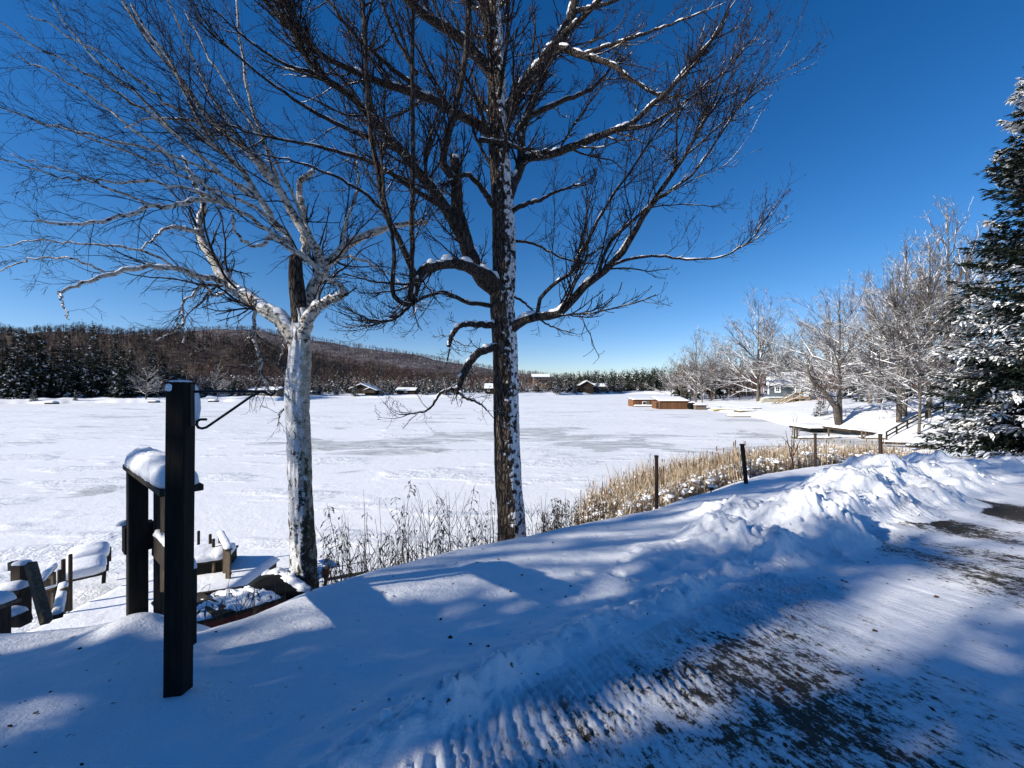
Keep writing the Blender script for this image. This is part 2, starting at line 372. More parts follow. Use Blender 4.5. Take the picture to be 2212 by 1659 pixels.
def m_ground():
    m = MT('fallen_snow', .55, .3); c = m.coord('World')
    n1 = m.noise(c, 70, 5, .7); n2 = m.noise(c, 14, 5, .65); n3 = m.noise(c, 1.5, 3)
    base = m.mix(n3, (.84, .855, .89), (.885, .89, .91))
    spk = m.noise(m.n('ShaderNodeMapping', Vector=c, Scale=(1, 1, 1)), 22, 2); big = m.noise(c, .8, 2)
    fl = m.math('MULTIPLY', m.ramp(spk, .70, .73), m.ramp(big, .46, .62))
    base = m.mix(fl, base, (.10, .075, .055))
    m.col(base); b = m.bump(n1, .006); m.bump(n2, .014, 1, b); return m.m
def m_drive():
    m = MT('scraped_driveway', .7, .25); c0 = m.coord('World', (1, 1, 1), (0, 0, math.radians(69.5)))
    st = m.n('ShaderNodeMapping', Vector=c0, Scale=(2.4, 3.9, 1)); fine = m.n('ShaderNodeMapping', Vector=c0, Scale=(14, 40, 9))
    nA = m.noise(m.n('ShaderNodeMapping', Vector=c0, Scale=(.30, .55, 1)), 1.0, 3, .5); nB = m.noise(st, 2.6, 7, .75, .4); nC = m.noise(fine, 1.0, 5, .75)
    d = m.attr('Col'); sx = m.n('ShaderNodeSeparateXYZ', 0, Vector=d); sz = m.n('ShaderNodeSeparateXYZ', 1, Vector=d)
    edge = m.math('MULTIPLY', m.ramp(sx, .10, .45), m.rng(sx, .5, 2.0, .03, 0.0))
    far = m.rng(sz, 2.2, 6.0, 0.0, .15)
    v = m.math('ADD', m.math('ADD', m.math('MULTIPLY', nA, .55), m.math('MULTIPLY', nB, .40)), m.math('ADD', m.math('MULTIPLY', nC, .36), m.math('ADD', edge, m.math('MULTIPLY', far, m.ramp(nA, .38, .62)))))
    iso = m.noise(m.coord('World', (1, 1, 1)), 5.5, 9, .82); iso2 = m.noise(c0, 26, 4, .8)
    v = m.math('ADD', v, m.math('ADD', m.math('MULTIPLY', m.math('SUBTRACT', iso, .5), .42), m.math('MULTIPLY', m.math('SUBTRACT', iso2, .5), .30)))
    mask = m.ramp(v, .742, .81); thin = m.ramp(v, .64, .77)  # real dirt cover, with some extra painted in place of more tree shade
    dn = m.noise(m.coord('World'), 60, 5, .8)
    dirt_shade = m.mix(m.ramp(dn, .35, .7), (.018, .015, .012), (.085, .065, .042)); green = m.noise(m.coord('World'), 2.2, 3)
    dirt_shade = m.mix(m.ramp(green, .5, .7), dirt_shade, (.045, .042, .022))
    snow = m.mix(m.math('MULTIPLY', thin, .42), (.83, .845, .88), (.42, .41, .41))
    sxm = m.ramp(sx, .02, .25)
    m.col(m.mix(m.math('MULTIPLY', mask, sxm), snow, dirt_shade))
    b = m.bump(m.noise(m.coord('World'), 45, 5, .7), .004); b = m.bump(nC, .008, 1, b); m.bump(mask, .012, -1, b)
    return m.m
SN, DR = Q[dq <= 0], Q[dq > 0]
v, q = submesh(V, SN); ground = mesh_np('snowy_ground', v, q, m_ground()); tag(ground, kind='structure')
u_ = np.unique(DR); v, q = submesh(V, DR)
driveway = mesh_np('driveway', v, q, m_drive(), col=np.stack([SDV.reshape(-1)[u_], Yg.reshape(-1)[u_], u_ * 0.], -1)); tag(driveway, kind='structure')
del X, Yg, Z, V, Q

# ------------------------------------------------------------------ frozen lake
def m_lake():
    m = MT('lake_snow_and_ice', .6, .3); c = m.coord('World')
    sp = m.n('ShaderNodeSeparateXYZ', 1, Vector=c); sx = m.n('ShaderNodeSeparateXYZ', 0, Vector=c)
    pa = m.noise(m.n('ShaderNodeMapping', Vector=c, Scale=(.085, .17, 1)), 1.0, 7, .66, .6)
    pb = m.noise(m.n('ShaderNodeMapping', Vector=c, Scale=(.05, .13, 1), Location=(3, 7, 0)), 1.0, 6, .62, .3)
    band = m.math('MULTIPLY', m.ramp(sp, 26, 31), m.ramp(sp, 52, 41)); band = m.math('MULTIPLY', band, m.ramp(sx, -28, -15))
    b2 = m.math('MULTIPLY', m.ramp(sp, 52, 62), m.ramp(sp, 100, 80))
    v1 = m.math('ADD', pa, m.math('MULTIPLY', band, .13)); v2 = m.math('ADD', pb, m.math('MULTIPLY', b2, .06))
    mask = m.math('MAXIMUM', m.ramp(v1, .615, .655), m.math('MULTIPLY', m.ramp(v2, .63, .67), .8))
    grn = m.noise(c, 1.2, 5); thin = m.noise(m.n('ShaderNodeMapping', Vector=c, Scale=(.03, .05, 1)), 1, 4)
    snow = m.mix(m.ramp(thin, .42, .62), (.83, .84, .86), (.775, .79, .81)); ice = m.mix(grn, (.33, .345, .345), (.49, .505, .505))
    m.col(m.mix(m.math('MULTIPLY', mask, m.rng(m.noise(m.n('ShaderNodeMapping', Vector=c, Scale=(.5, 1.2, 1)), 1, 6, .75), .35, .6, .25, 1.0)), snow, ice))
    n1 = m.noise(c, 1.6, 6, .7); n2 = m.noise(c, 9, 4, .6)
    tr = m.ramp(m.noise(m.n('ShaderNodeMapping', Vector=c, Scale=(.12, .3, 1)), 1, 3), .5, .62)
    b = m.bump(m.math('MULTIPLY', n1, m.rng(tr, 0, 1, .4, 1.9)), .10); m.bump(n2, .012, 1, b)
    return m.m
LK = [(-900, -60), (900, -60), (900, 1500), (-900, 1500)]
lk = MB(); lk.poly([(x, y, 0) for x, y in LK]); lake = lk.build('lake', m_lake()); tag(lake, kind='structure')

# ------------------------------------------------------------------ land across the lake
SHX = np.array([-900, -300, 0, 300, 470, 600, 700, 1000, 1200, 1330, 1400, 1440, 1500, 1700, 2200]); SHY = np.array([96, 100, 113, 124, 131, 139, 172, 188, 226, 268, 272, 262, 250, 240, 240.])
def far_shore_Y(px): return np.interp(px, SHX, SHY) + 2.0 * fbm(np.asarray(px) * .02, np.asarray(px) * 0, 3, 5)
HLX = np.array([-1200, -600, 0, 200, 390, 500, 600, 700, 800, 900, 1000, 1100, 1200, 1300, 1440, 2400]); HLY = np.array([690, 694, 700, 703, 709, 722, 736, 754, 773, 790, 800, 806, 810, 822, 828, 830.])
def far_height(px, Y):
    d = Y - far_shore_Y(px)
    z = np.where(d < 0, d * .3, 1.3 * (1 - np.exp(-np.maximum(d, 0) / 3.)) + .03 * np.maximum(d, 0))
    top = CZ + (HY - (np.interp(px, HLX, HLY) + 20)) / F * (far_shore_Y(px) + 190)
    z = z + np.maximum(top - 7, 0) * sst(28, 190, d) * np.where(d > 190, np.exp(-np.maximum(d - 190, 0) / 60), 1)
    return z + sst(2, 10, d) * (.5 * fbm(px * .03, Y * .08, 3, 8)) + sst(30, 80, d) * 2.0 * fbm(px * .012, Y * .02, 3, 18)
cols = np.arange(-1500, 2300, 7.); rows = np.concatenate([np.arange(-6, 24, .8), np.arange(24, 320, 4.)])
PX, DD = np.meshgrid(cols, rows); YY = far_shore_Y(PX) + DD; ZZ = far_height(PX, YY)
Vf = np.stack([(PX - CX) / F * YY, YY, ZZ], -1).reshape(-1, 3)
idx = np.arange(PX.size).reshape(PX.shape); Qf = np.stack([idx[:-1, :-1], idx[:-1, 1:], idx[1:, 1:], idx[1:, :-1]], -1).reshape(-1, 4)
def m_hill():
    m = MT('forest_floor_snow', .9, .05); c = m.coord('World'); n = m.noise(c, .12, 6, .7); sp = m.n('ShaderNodeSeparateXYZ', 2, Vector=c)
    fl = m.mix(m.ramp(n, .35, .65), (.045, .036, .032), (.085, .068, .06))
    m.col(m.mix(m.rng(sp, 2.6, 6.0, 0, 1), (.82, .83, .86), fl)); return m.m
far_land = mesh_np('far_shore', Vf, Qf, m_hill()); tag(far_land, kind='structure')
MX = np.array([-200, 250, 330, 400, 490, 560, 640, 760, 900, 1000, 1100, 1200, 1320, 1500]); MY = np.array([740, 722, 714, 709, 704, 708, 722, 741, 763, 780, 797, 807, 816, 822.])
cols = np.arange(-300, 1600, 12.); rr = np.linspace(0, 1, 40); PX, UU = np.meshgrid(cols, rr); YY = 430 + 330 * UU
topz = CZ + (HY - np.interp(PX, MX, MY) - 8) / F * 760
ZZ = topz * sst(0, 1, UU) * (1 + .0 * UU) + 5 * fbm(PX * .02, UU * 5, 4, 3) * UU
Vm = np.stack([(PX - CX) / F * YY, YY, ZZ], -1).reshape(-1, 3); idx = np.arange(PX.size).reshape(PX.shape)
Qm = np.stack([idx[:-1, :-1], idx[:-1, 1:], idx[1:, 1:], idx[1:, :-1]], -1).reshape(-1, 4)
def m_mount():
    m = MT('distant_forested_slope', .95, .02); c = m.coord('World'); n = m.noise(m.n('ShaderNodeMapping', Vector=c, Scale=(1, 1, .5)), .05, 8, .75)
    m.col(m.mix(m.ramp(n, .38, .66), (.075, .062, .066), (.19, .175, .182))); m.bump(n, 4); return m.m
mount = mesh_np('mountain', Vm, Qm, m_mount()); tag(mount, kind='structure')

# right-hand bank beyond the marsh
RSH = [(20, 25.5), (30.5, 29.8), (33.6, 34), (35.6, 38), (35.0, 42), (34.2, 47), (36.2, 55), (38.6, 62), (39.6, 68.6), (41.8, 85), (44, 100), (50, 125), (62, 160), (85, 200), (110, 235), (170, 262)]
def right_height(x, y):
    d = poly_dist(x, y, RSH); ins = inside(x, y, RSH + [(400, 262), (400, 18), (60, 20)]); d = np.where(ins, d, -d)
    sl = np.interp(y, [20, 30, 38, 46, 58, 75, 100], [.06, .12, .30, .42, .20, .085, .085]); mx = np.interp(y, [20, 30, 40, 55, 75, 100, 200], [1.2, 1.8, 4.2, 4.6, 3.3, 3.4, 4])
    z = np.where(d > 0, .25 * (1 - np.exp(-np.maximum(d, 0) / .5)) + mx * (1 - np.exp(-sl * np.maximum(d, 0) / mx)) + .02 * np.maximum(d - 20, 0), d * .4)
    return z + sst(.3, 4, d) * (.16 * fbm(x * .3, y * .3, 4, 12))
def right_z(x, y): return float(right_height(np.array([[float(x)]]), np.array([[float(y)]]))[0, 0])
ax = np.concatenate([np.arange(18, 62, .5), np.arange(62, 320, 3.)]); ay = np.concatenate([np.arange(22, 66, .5), np.arange(66, 130, 1.), np.arange(130, 266, 4.)])
XX, YY = np.meshgrid(ax, ay); ZZ = right_height(XX, YY)
Vr = np.stack([XX, YY, ZZ], -1).reshape(-1, 3); idx = np.arange(XX.size).reshape(XX.shape)
Qr = np.stack([idx[:-1, :-1], idx[:-1, 1:], idx[1:, 1:], idx[1:, :-1]], -1).reshape(-1, 4); Qr = Qr[Vr[Qr][:, :, 2].max(1) > -.5]
rbank = mesh_np('snowy_bank', Vr, Qr, m_snow('bank_snow', 2.5, .08)); tag(rbank, kind='structure')

# ------------------------------------------------------------------ snow laid on rails, benches, roofs
_rs = np.random.RandomState(3)
def loaf(mb, p, q, wd, ht, up=(0, 0, 1), n=16, k=11, rough=.12, seed=0, ends=.06, sq=2.4):
    p, q = Vector(p), Vector(q); x = q - p; L = x.length; x = x / L; y = Vector(up).cross(x).normalized(); z = x.cross(y)
    rings = []; r = np.random.RandomState(seed + 11)
    for i in range(n):
        t = i / (n - 1); e = min(1, min(t, 1 - t) * L / max(ends, 1e-3)); e = math.sqrt(max(0, 1 - (1 - e) ** 2)) * .96 + .04
        hh = ht * e * (1 + rough * float(fbm(np.array(t * L * 4.0), np.array(seed * 1.7), 3, 71)) * 2); ww = wd * (.55 + .45 * e) * (1 + rough * .5 * float(fbm(np.array(t * L * 5.0), np.array(seed * 1.1 + 3), 2, 73)))
        ring = []
        for j in range(k):
            a = math.pi * j / (k - 1); ca, sa = math.cos(a), math.sin(a)
            vv = 1 + rough * 1.1 * float(fbm(np.array(t * L * 13.0 + seed), np.array(j * .9 + seed), 2, 75)); yy = math.copysign(abs(ca) ** (2 / sq), ca) * ww / 2 * (.5 + .5 * vv); zz = abs(sa) ** (2 / sq) * hh * vv
            ring.append(p + x * (t * L) + y * yy + z * (zz + .0025))
        ring.append(p + x * (t * L) + z * .0025)
        rings.append(ring)
    mb.loft(rings); return mb
def slab(mb, x0, x1, y0, y1, zf, ht, nx=14, ny=14, seed=0, round_=.1, rough=.15):   # a blanket of snow with rounded rim on a flat top (zf may be a function of x, y)
    zfun = zf if callable(zf) else (lambda x, y: zf)
    rows = []
    for j in range(ny):
        row = []
        for i in range(nx):
            u, v = i / (nx - 1), j / (ny - 1); x = x0 + (x1 - x0) * u; y = y0 + (y1 - y0) * v
            e = min(x - x0, x1 - x, y - y0, y1 - y); t = min(1, max(0, e) / round_); h = ht * (math.sqrt(max(0, 1 - (1 - t) ** 2)) * .9 + .1)
            h *= 1 + rough * float(fbm(np.array(x * 2.2 + seed), np.array(y * 2.2), 3, 77))
            row.append(mb.bm.verts.new((x, y, zfun(x, y) + .003 + h)))
        rows.append(row)
    for a, b in zip(rows, rows[1:]):
        for i in range(nx - 1): mb.bm.faces.new((a[i], a[i + 1], b[i + 1], b[i])).smooth = True
    rim = [rows[0][i] for i in range(nx)] + [rows[j][-1] for j in range(1, ny)] + [rows[-1][i] for i in range(nx - 2, -1, -1)] + [rows[j][0] for j in range(ny - 2, 0, -1)]
    low = [mb.bm.verts.new((v.co.x, v.co.y, zfun(v.co.x, v.co.y) + .003)) for v in rim]; m = len(rim)
    for i in range(m): mb.bm.faces.new((rim[i], low[i], low[(i + 1) % m], rim[(i + 1) % m])).smooth = True
    return mb

# ------------------------------------------------------------------ the tall post with its hook, and the railing behind it
P0 = pt(385, 1500, 2.10); pz = near_z(P0.x, P0.y)
post = thing('wooden_post', 'tall black square post standing in foreground snow with an iron plant hook', 'post', (P0.x, P0.y, pz))
mb = MB(); topz = pt(391, 826, 2.1).z
Rp = Matrix.Rotation(math.radians(7), 3, 'Z')
mb.box((P0.x + .006, P0.y, (topz + pz - .35) / 2), (.092, .092, topz - pz + .35), Matrix.Rotation(math.radians(.5), 3, 'Y') @ Rp, .006)
mb.build('shaft', M_POST, post)
mb = MB(); c = Vector((P0.x + .013, P0.y, topz))
loaf(mb, c + Vector((-.044, 0, 0)), c + Vector((.04, 0, 0)), .085, .010, seed=2, ends=.03)
loaf(mb, c + Vector((-.036, -.048, -.025)), c + Vector((-.004, -.048, -.028)), .04, .005, up=(0, -1, 0), n=8, seed=4, ends=.02)
rt = c + Vector((.046, 0, 0))
loaf(mb, rt + Vector((0, .035, -.22)), rt + Vector((0, .035, -.012)), .018, .012, up=(1, 0, 0), n=22, seed=5, rough=.7)
mb.build('snow_cap', M_CAP, post)
hk = MB(); hx = P0.x + .06; hy = P0.y + .015
def hp(px, py, dy=0): return pt(px, py, hy + dy)
hk.tube([hp(421, 846), hp(440, 845.5), hp(500, 845.5), hp(558, 846), hp(572, 847), hp(578, 851), hp(586, 854), hp(593, 849), hp(595, 843)], .0068)
hk.tube([hp(561, 847), hp(540, 858), hp(500, 886), hp(462, 912), hp(446, 923), hp(437, 925.5), hp(429, 924), hp(425, 918), hp(426, 910), hp(433, 906), hp(446, 906)], .0068)
hk.box(Vector((P0.x + .062, hy, hp(0, 875).z)), (.008, .03, .22), None, .002)
hk.build('plant_hook', M_IRON, post)
hk = MB(); hk.tube([hp(419, 857, .05), hp(432, 858, .05), hp(443, 856, .05), hp(450, 849, .05)], .006); hk.build('small_hook', M_IRON, post)

railing = thing('stair_railing', 'dark wooden guard railing behind the tall post, thick snow on its cap', 'railing', (-2.62, 2.80, near_z(-2.62, 2.8)))
rz_ = math.atan2(-.625, .78); Rr = Matrix.Rotation(rz_, 3, 'Z')
def rp(t, off, z):                                   # along the railing from its far end, off = sideways
    d = Vector((math.cos(rz_), math.sin(rz_), 0)); n = Vector((-d.y, d.x, 0)); b = Vector((-2.87, 2.95, 0)); return b + d * t + n * off + Vector((0, 0, z))
zc_ = 4.385
mb = MB(); mb.box(rp(.06, .07, (zc_ + 2.9) / 2), (.10, .11, zc_ - 2.9), Rr, .005); mb.build('newel_post', M_POST, railing)
mb = MB(); mb.bar(rp(-.02, .10, zc_ + .02), rp(1.18, .10, zc_ + .02), .20, .038); mb.build('cap_rail', M_WOODD, railing)
mb = MB(); loaf(mb, rp(-.01, .10, zc_ + .039), rp(1.17, .10, zc_ + .039), .205, .125, seed=6, ends=.14, rough=.13, n=54, k=15); mb.build('rail_snow', M_CAP, railing)
mb = MB(); mb.bar(rp(.10, .165, 3.82), rp(1.10, .165, 3.82), .045, .17); mb.build('middle_rail', M_WOODD, railing)
mb = MB(); loaf(mb, rp(.16, .165, 3.905), rp(.75, .165, 3.905), .055, .028, seed=8, n=20, ends=.03, rough=.4); loaf(mb, rp(.84, .165, 3.905), rp(1.10, .165, 3.905), .06, .06, seed=9, ends=.08); mb.build('rail_snow', M_CAP, railing)
mb = MB(); mb.bar(rp(.16, .18, 2.6), rp(.16, .18, zc_), .040, .07, up=(1, 0, 0)); mb.build('baluster', M_WOODD, railing)
mb = MB(); mb.bar(rp(.27, .19, 3.5), rp(.27, .19, zc_), .035, .05, up=(1, 0, 0)); mb.build('baluster', M_WOODB, railing)
mb = MB(); mb.bar(rp(1.06, .14, 3.45), rp(1.06, .14, 3.90), .05, .10, up=(1, 0, 0)); mb.build('end_board', M_POST, railing)
mb = MB(); mb.box(rp(-.03, .09, 3.86), (.12, .17, .20), Rr, .004); mb.build('rail_end', M_POST, railing)
mb = MB(); loaf(mb, rp(-.09, .03, 3.962), rp(-.03, .03, 3.962), .12, .03, seed=10, n=8, ends=.03); mb.build('rail_snow', M_CAP, railing)
mb = MB(); mb.bar(rp(-.06, .09, 3.78), rp(.02, .09, 3.42), .05, .06, up=(0, 1, 0)); mb.build('brace', M_WOODD, railing)

# stair rail going down at the left edge
lr = thing('stair_handrail', 'weathered stair handrail with slanting brace, cut by the left edge of the photo', 'handrail', (-4.9, 4.0, 2.0))
def L(px, py, Y=4.0): return pt(px, py, Y)
mb = MB(); mb.bar(L(46, 1350), L(46, 1218), .10, .10, up=(0, 1, 0)); mb.build('post', M_WOODD, lr)
mb = MB(); loaf(mb, L(33, 1218), L(62, 1218), .11, .035, seed=12, n=8, ends=.04); mb.build('post_snow', M_CAP, lr)
mb = MB(); mb.bar(L(66, 1217, 3.93), L(101, 1345, 3.7), .06, .07, up=(0, 1, 0)); mb.build('brace', M_WOODB, lr)
mb = MB(); mb.bar(L(32, 1221, 4.05), L(24, 1223, 4.3), .05, .09); mb.build('end_block', M_WOODD, lr)
mb = MB(); mb.bar(L(-40, 1290, 3.9), L(57, 1273, 3.9), .10, .035); mb.build('rail', M_WOODD, lr)
mb = MB(); loaf(mb, L(-40, 1286, 3.9), L(57, 1269, 3.9), .11, .075, seed=13, ends=.06); mb.build('rail_snow', M_CAP, lr)
mb = MB(); mb.bar(L(8, 1345, 3.85), L(57, 1333, 3.85), .10, .10); mb.build('lower_rail', M_WOODD, lr)
mb = MB(); loaf(mb, L(10, 1334, 3.85), L(52, 1323, 3.85), .12, .08, seed=14, ends=.1); mb.build('rail_snow', M_CAP, lr)
np_ = thing('railing_post', 'short capped wooden post with a snow hat at the left edge', 'post', (-4.4, 3.4, 2.3))
mb = MB(); mb.bar(L(-3, 1400, 3.4), L(-3, 1306, 3.4), .10, .10, up=(0, 1, 0)); mb.build('post', M_WOODD, np_)
mb = MB(); mb.bar(L(-40, 1308, 3.4), L(22, 1304, 3.35), .14, .03); mb.build('cap', M_WOODB, np_)
mb = MB(); loaf(mb, L(-40, 1304, 3.4), L(20, 1300, 3.35), .14, .09, seed=15, ends=.12); mb.build('snow_hat', M_CAP, np_)
l2 = thing('dock_handrail', 'slanting snow-topped handrail on two boards beside the snowy stairs', 'handrail', (-6.1, 5.5, 1.0))
mb = MB(); mb.bar(L(85, 1262, 5.0), L(117, 1223, 5.9), .07, .035); mb.build('cap_rail', M_WOODB, l2)
mb = MB(); loaf(mb, L(84, 1259, 5.0), L(117, 1220, 5.9), .09, .04, seed=16); mb.build('rail_snow', M_CAP, l2)
for px, y0, y1, Y in ((98, 1252, 1330, 5.2), (111, 1236, 1318, 5.6)):
    mb = MB(); mb.bar(L(px, y1, Y), L(px, y0, Y), .10, .04, up=(0, 1, 0)); mb.build('upright', M_WOODB, l2)
mb = MB(); mb.bar(L(84, 1283, 4.7), L(128, 1269, 4.9), .04, .06); mb.build('cross_board', M_WOODB, l2)
mb = MB(); loaf(mb, L(88, 1277, 4.7), L(124, 1265, 4.9), .05, .02, seed=17); mb.build('board_snow', M_CAP, l2)
l3 = thing('round_handrail', 'thick snow-coated handrail sloping down just left of the snowy steps', 'handrail', (-4.9, 4.2, 1.5))
mb = MB(); mb.bar(L(125, 1332, 3.9), L(139, 1266, 5.0), .07, .04); mb.build('rail', M_WOODD, l3)
mb = MB(); loaf(mb, L(124, 1330, 3.9), L(137, 1262, 5.0), .085, .05, seed=18); mb.build('rail_snow', M_CAP, l3)
mb = MB(); mb.bar(L(139, 1322, 4.6), L(139, 1270, 4.6), .04, .06, up=(0, 1, 0)); mb.build('support', M_WOODB, l3)

# ------------------------------------------------------------------ the dock below, with loungers, box bench, pipes
dz = .42
dock = thing('dock', 'snow-covered wooden dock below the railing at the lake edge', 'dock', (-7.6, 9.0, 0))
def dx(px, py, z): Y = (CZ - z) * F / (py - HY); return Vector(((px - CX) / F * Y, Y, z))
mb = MB(); mb.box((-7.45, 8.55, dz - .09), (2.55, 3.9, .16), None, .01); mb.build('deck', M_WOODB, dock)
mb = MB(); slab(mb, -8.78, -6.12, 6.55, 10.55, dz, .16, 26, 36, 1, .14, .12); mb.build('deck_snow', M_CAP, dock)
for (x, y) in ((-8.6, 6.8), (-8.6, 10.3), (-6.3, 6.8), (-6.3, 10.3)):
    mb = MB(); mb.tube([(x, y, -.3), (x, y, dz - .17)], .05); mb.build('leg', M_WOODD, dock)
steps = thing('snowy_stairs', 'wide wooden stairs buried in snow leading down to the dock', 'stairs', (-5.2, 4.6, 1.0))
mb = MB(); p0, p1 = Vector((-4.35, 3.45, 2.35)), Vector((-7.3, 7.0, .35)); d = (p1 - p0)
for i in range(9):
    t = (i + .5) / 9; q = p0 + d * t
    mb.box(q - Vector((0, 0, .06)), (1.25, .42, .05), Matrix.Rotation(math.atan2(d.y, d.x) - math.pi / 2, 3, 'Z'), .004)
mb.bar(p0 + Vector((-.45, -.42, -.2)), p1 + Vector((-.45, -.42, -.2)), .05, .22); mb.bar(p0 + Vector((.45, .42, -.2)), p1 + Vector((.45, .42, -.2)), .05, .22)
mb.build('treads', M_WOODB, steps)
mb = MB(); loaf(mb, p0 + Vector((0, 0, .0)), p1 + Vector((0, 0, .02)), 1.35, .20, seed=20, n=60, k=15, ends=.3, rough=.08, sq=4); mb.build('stair_snow', M_CAP, steps)

def lounger(label, p, q, wd, seed, legs=True):
    p, q = Vector(p), Vector(q); d = (q - p).normalized(); n = Vector((d.y, -d.x, 0)).normalized()
    t = thing('dock_lounger', label, 'lounger', (p.x, p.y, dz + .15), group='snow-covered loungers on the dock')
    mb = MB(); mb.bar(p, q, wd, .05); mb.build('seat', M_WOODD, t)
    mb = MB(); mid = p.lerp(q, .48)
    loaf(mb, p + Vector((0, 0, .025)), mid + Vector((0, 0, .025)), wd * 1.04, .19, seed=seed, n=18, ends=.10, sq=3, rough=.05); loaf(mb, mid + d * .01 + Vector((0, 0, .025)), q + Vector((0, 0, .025)), wd * 1.04, .22, seed=seed + 1, n=18, ends=.22, sq=3, rough=.05)
    mb.build('seat_snow', M_CAP, t)
    if legs:
        for f, o in ((.02, .5), (.02, -.5), (.52, .5), (.52, -.5), (.97, .5), (.97, -.5)):
            b = p.lerp(q, f) + n * wd * o
            mb = MB(); mb.bar(b + d * (.10 if f < .9 else -.05) + Vector((0, 0, .0)), Vector((b.x, b.y, dz + .02)) - d * .10, .05, .07, up=n); mb.build('leg', M_WOODD, t)
    return t
lounger('snow-loaded slatted lounger, left of the railing, with thin slanted legs', dx(177, 1250, .62), dx(196, 1186, .80), .70, 30)
bx = thing('box_bench', 'low dark wooden box bench under a rounded snow cushion on the dock', 'bench', (-6.9, 9.4, dz + .1))
b0 = dx(412, 1250, dz + .1); b1 = dx(470, 1242, dz + .1)
dvec = (b1 - b0); dvec.z = 0; dvec.normalize(); nv = Vector((-dvec.y, dvec.x, 0))
cc = b0.lerp(b1, .3) + nv * .42
Rb = Matrix.Rotation(math.atan2(dvec.y, dvec.x), 3, 'Z')
mb = MB(); mb.box(cc + Vector((0, 0, .16)), (1.1, .84, .32), Rb, .01); mb.build('box', M_POST, bx)
mb = MB(); mb.box(cc + Vector((0, 0, .34)), (1.16, .9, .04), Rb, .006); mb.build('lid', M_WOODD, bx)
mb = MB(); loaf(mb, cc - dvec * .58 + Vector((0, 0, .36)), cc + dvec * .58 + Vector((0, 0, .36)), .92, .17, seed=33, ends=.18, sq=3.2, n=20); mb.build('snow_cushion', M_CAP, bx)
mb = MB(); e = b0.lerp(b1, .86) - nv * .012; mb.bar(e + Vector((0, 0, .0)), e + Vector((0, 0, .32)), .05, .05); mb.build('corner_post', M_WOODB, bx)
dr = thing('dock_railing', 'short plank railing with snow on its sloping cap at right end of dock', 'railing', (-6.4, 9.6, dz))
ra, rb = dx(476, 1150, 1.42), dx(495, 1187, 1.28); ra = pt(475, 1150, 10.6); rb = pt(494, 1188, 9.15)
mb = MB(); mb.bar(ra, rb, .15, .04); mb.build('cap_rail', M_WOODB, dr)
mb = MB(); loaf(mb, ra + Vector((0, 0, .02)), rb + Vector((0, 0, .02)), .16, .06, seed=35, ends=.05); mb.build('rail_snow', M_CAP, dr)
for px, Y in ((477, 10.4), (487, 9.45), (493, 9.2)):
    y0 = (ra.z if Y > 10 else rb.z); mb = MB(); x = (px - CX) / F * Y; mb.bar((x, Y, dz - .1), (x, Y, y0 - .01), .11, .04, up=(0, 1, 0)); mb.build('upright', M_WOODB, dr)
PIPES = [(129, 1231, 7.75, 'shortest grey dock pipe, beside the snow-coated handrail'), (137, 1208, 8.05, 'tallest grey dock pipe left of the snowy lounger'), (152, 1197, 8.55, 'grey dock pipe standing closest to the snowy lounger'),
         (429, 1147, 11.0, 'thin dark dock pipe just right of the tall black post'), (454, 1154, 10.2, 'grey dock pipe in front of the small plank railing'), (461, 1164, 9.9, 'shorter dark pipe between the box bench and the plank railing')]
for px, py, Y, lab in PIPES:
    p = pt(px, py, Y); pp = MB(); pp.tube([(p.x, p.y, -.2), (p.x, p.y, p.z - .004), p], [.034, .034, .03]); o = pp.build('dock_pipe', M_WOODD); tag(o, lab, 'pipe', 'pipes that hold the dock')

# ------------------------------------------------------------------ red boat, overturned hull, red paddle board
def boat(name, label, cat, p, q, wd, ht, mats, flip=False, snow=.06, group=None):
    p, q = Vector(p), Vector(q); L_ = (q - p).length; d = (q - p) / L_; n = Vector((-d.y, d.x, 0)).normalized(); up = d.cross(n)
    if up.z < 0: up = -up
    t = thing(name, label, cat, p.lerp(q, .5), group=group)
    rings = []; N = 15
    for i in range(N):
        u = i / (N - 1); s = max(.16, math.sin(math.pi * min(1, .20 + .72 * u)) ** .7); rise = .10 * ht * (2 * u - 1) ** 2
        ring = []
        for j in range(11):
            a = math.pi * j / 10; yy = math.cos(a) * wd / 2 * s; zz = -(math.sin(a) ** .6) * ht * (.55 + .45 * s)
            ring.append(p + d * (u * L_) + n * yy + up * ((zz + rise) * (-1 if flip else 1)))
        rings.append(ring)
    mb = MB(); mb.loft(rings, closed=False, cap=False)
    for v in (rings[0], rings[-1]): mb.poly([Vector(a) for a in v])
    mb.build('hull', mats[0], t)
    if not flip:
        mb = MB(); mb.tube([r[0] + up * .01 for r in rings], .022, 6); mb.tube([r[-1] + up * .01 for r in rings], .022, 6); mb.build('gunwale', mats[1], t)
        mb = MB(); mb.box(p + d * (.42 * L_) + up * -.02, (.20, wd * .9, .03), Matrix((d, n, up)).transposed(), .004); mb.build('thwart', mats[1], t)
        rows = []
        for i in range(1, N - 1):
            rr = rings[i]; row = []
            for j in range(9):
                s = .06 + .88 * j / 8; b = rr[0].lerp(rr[-1], s); row.append(b + up * (-.05 + snow * math.sin(math.pi * s) ** .6 + .09 * float(fbm(np.array(i * .7), np.array(j * .8), 3, 81))))
            rows.append(row)
        mb = MB(); mb.loft(rows, closed=False, cap=False); mb.build('boat_snow', M_CAP, t)
    return t
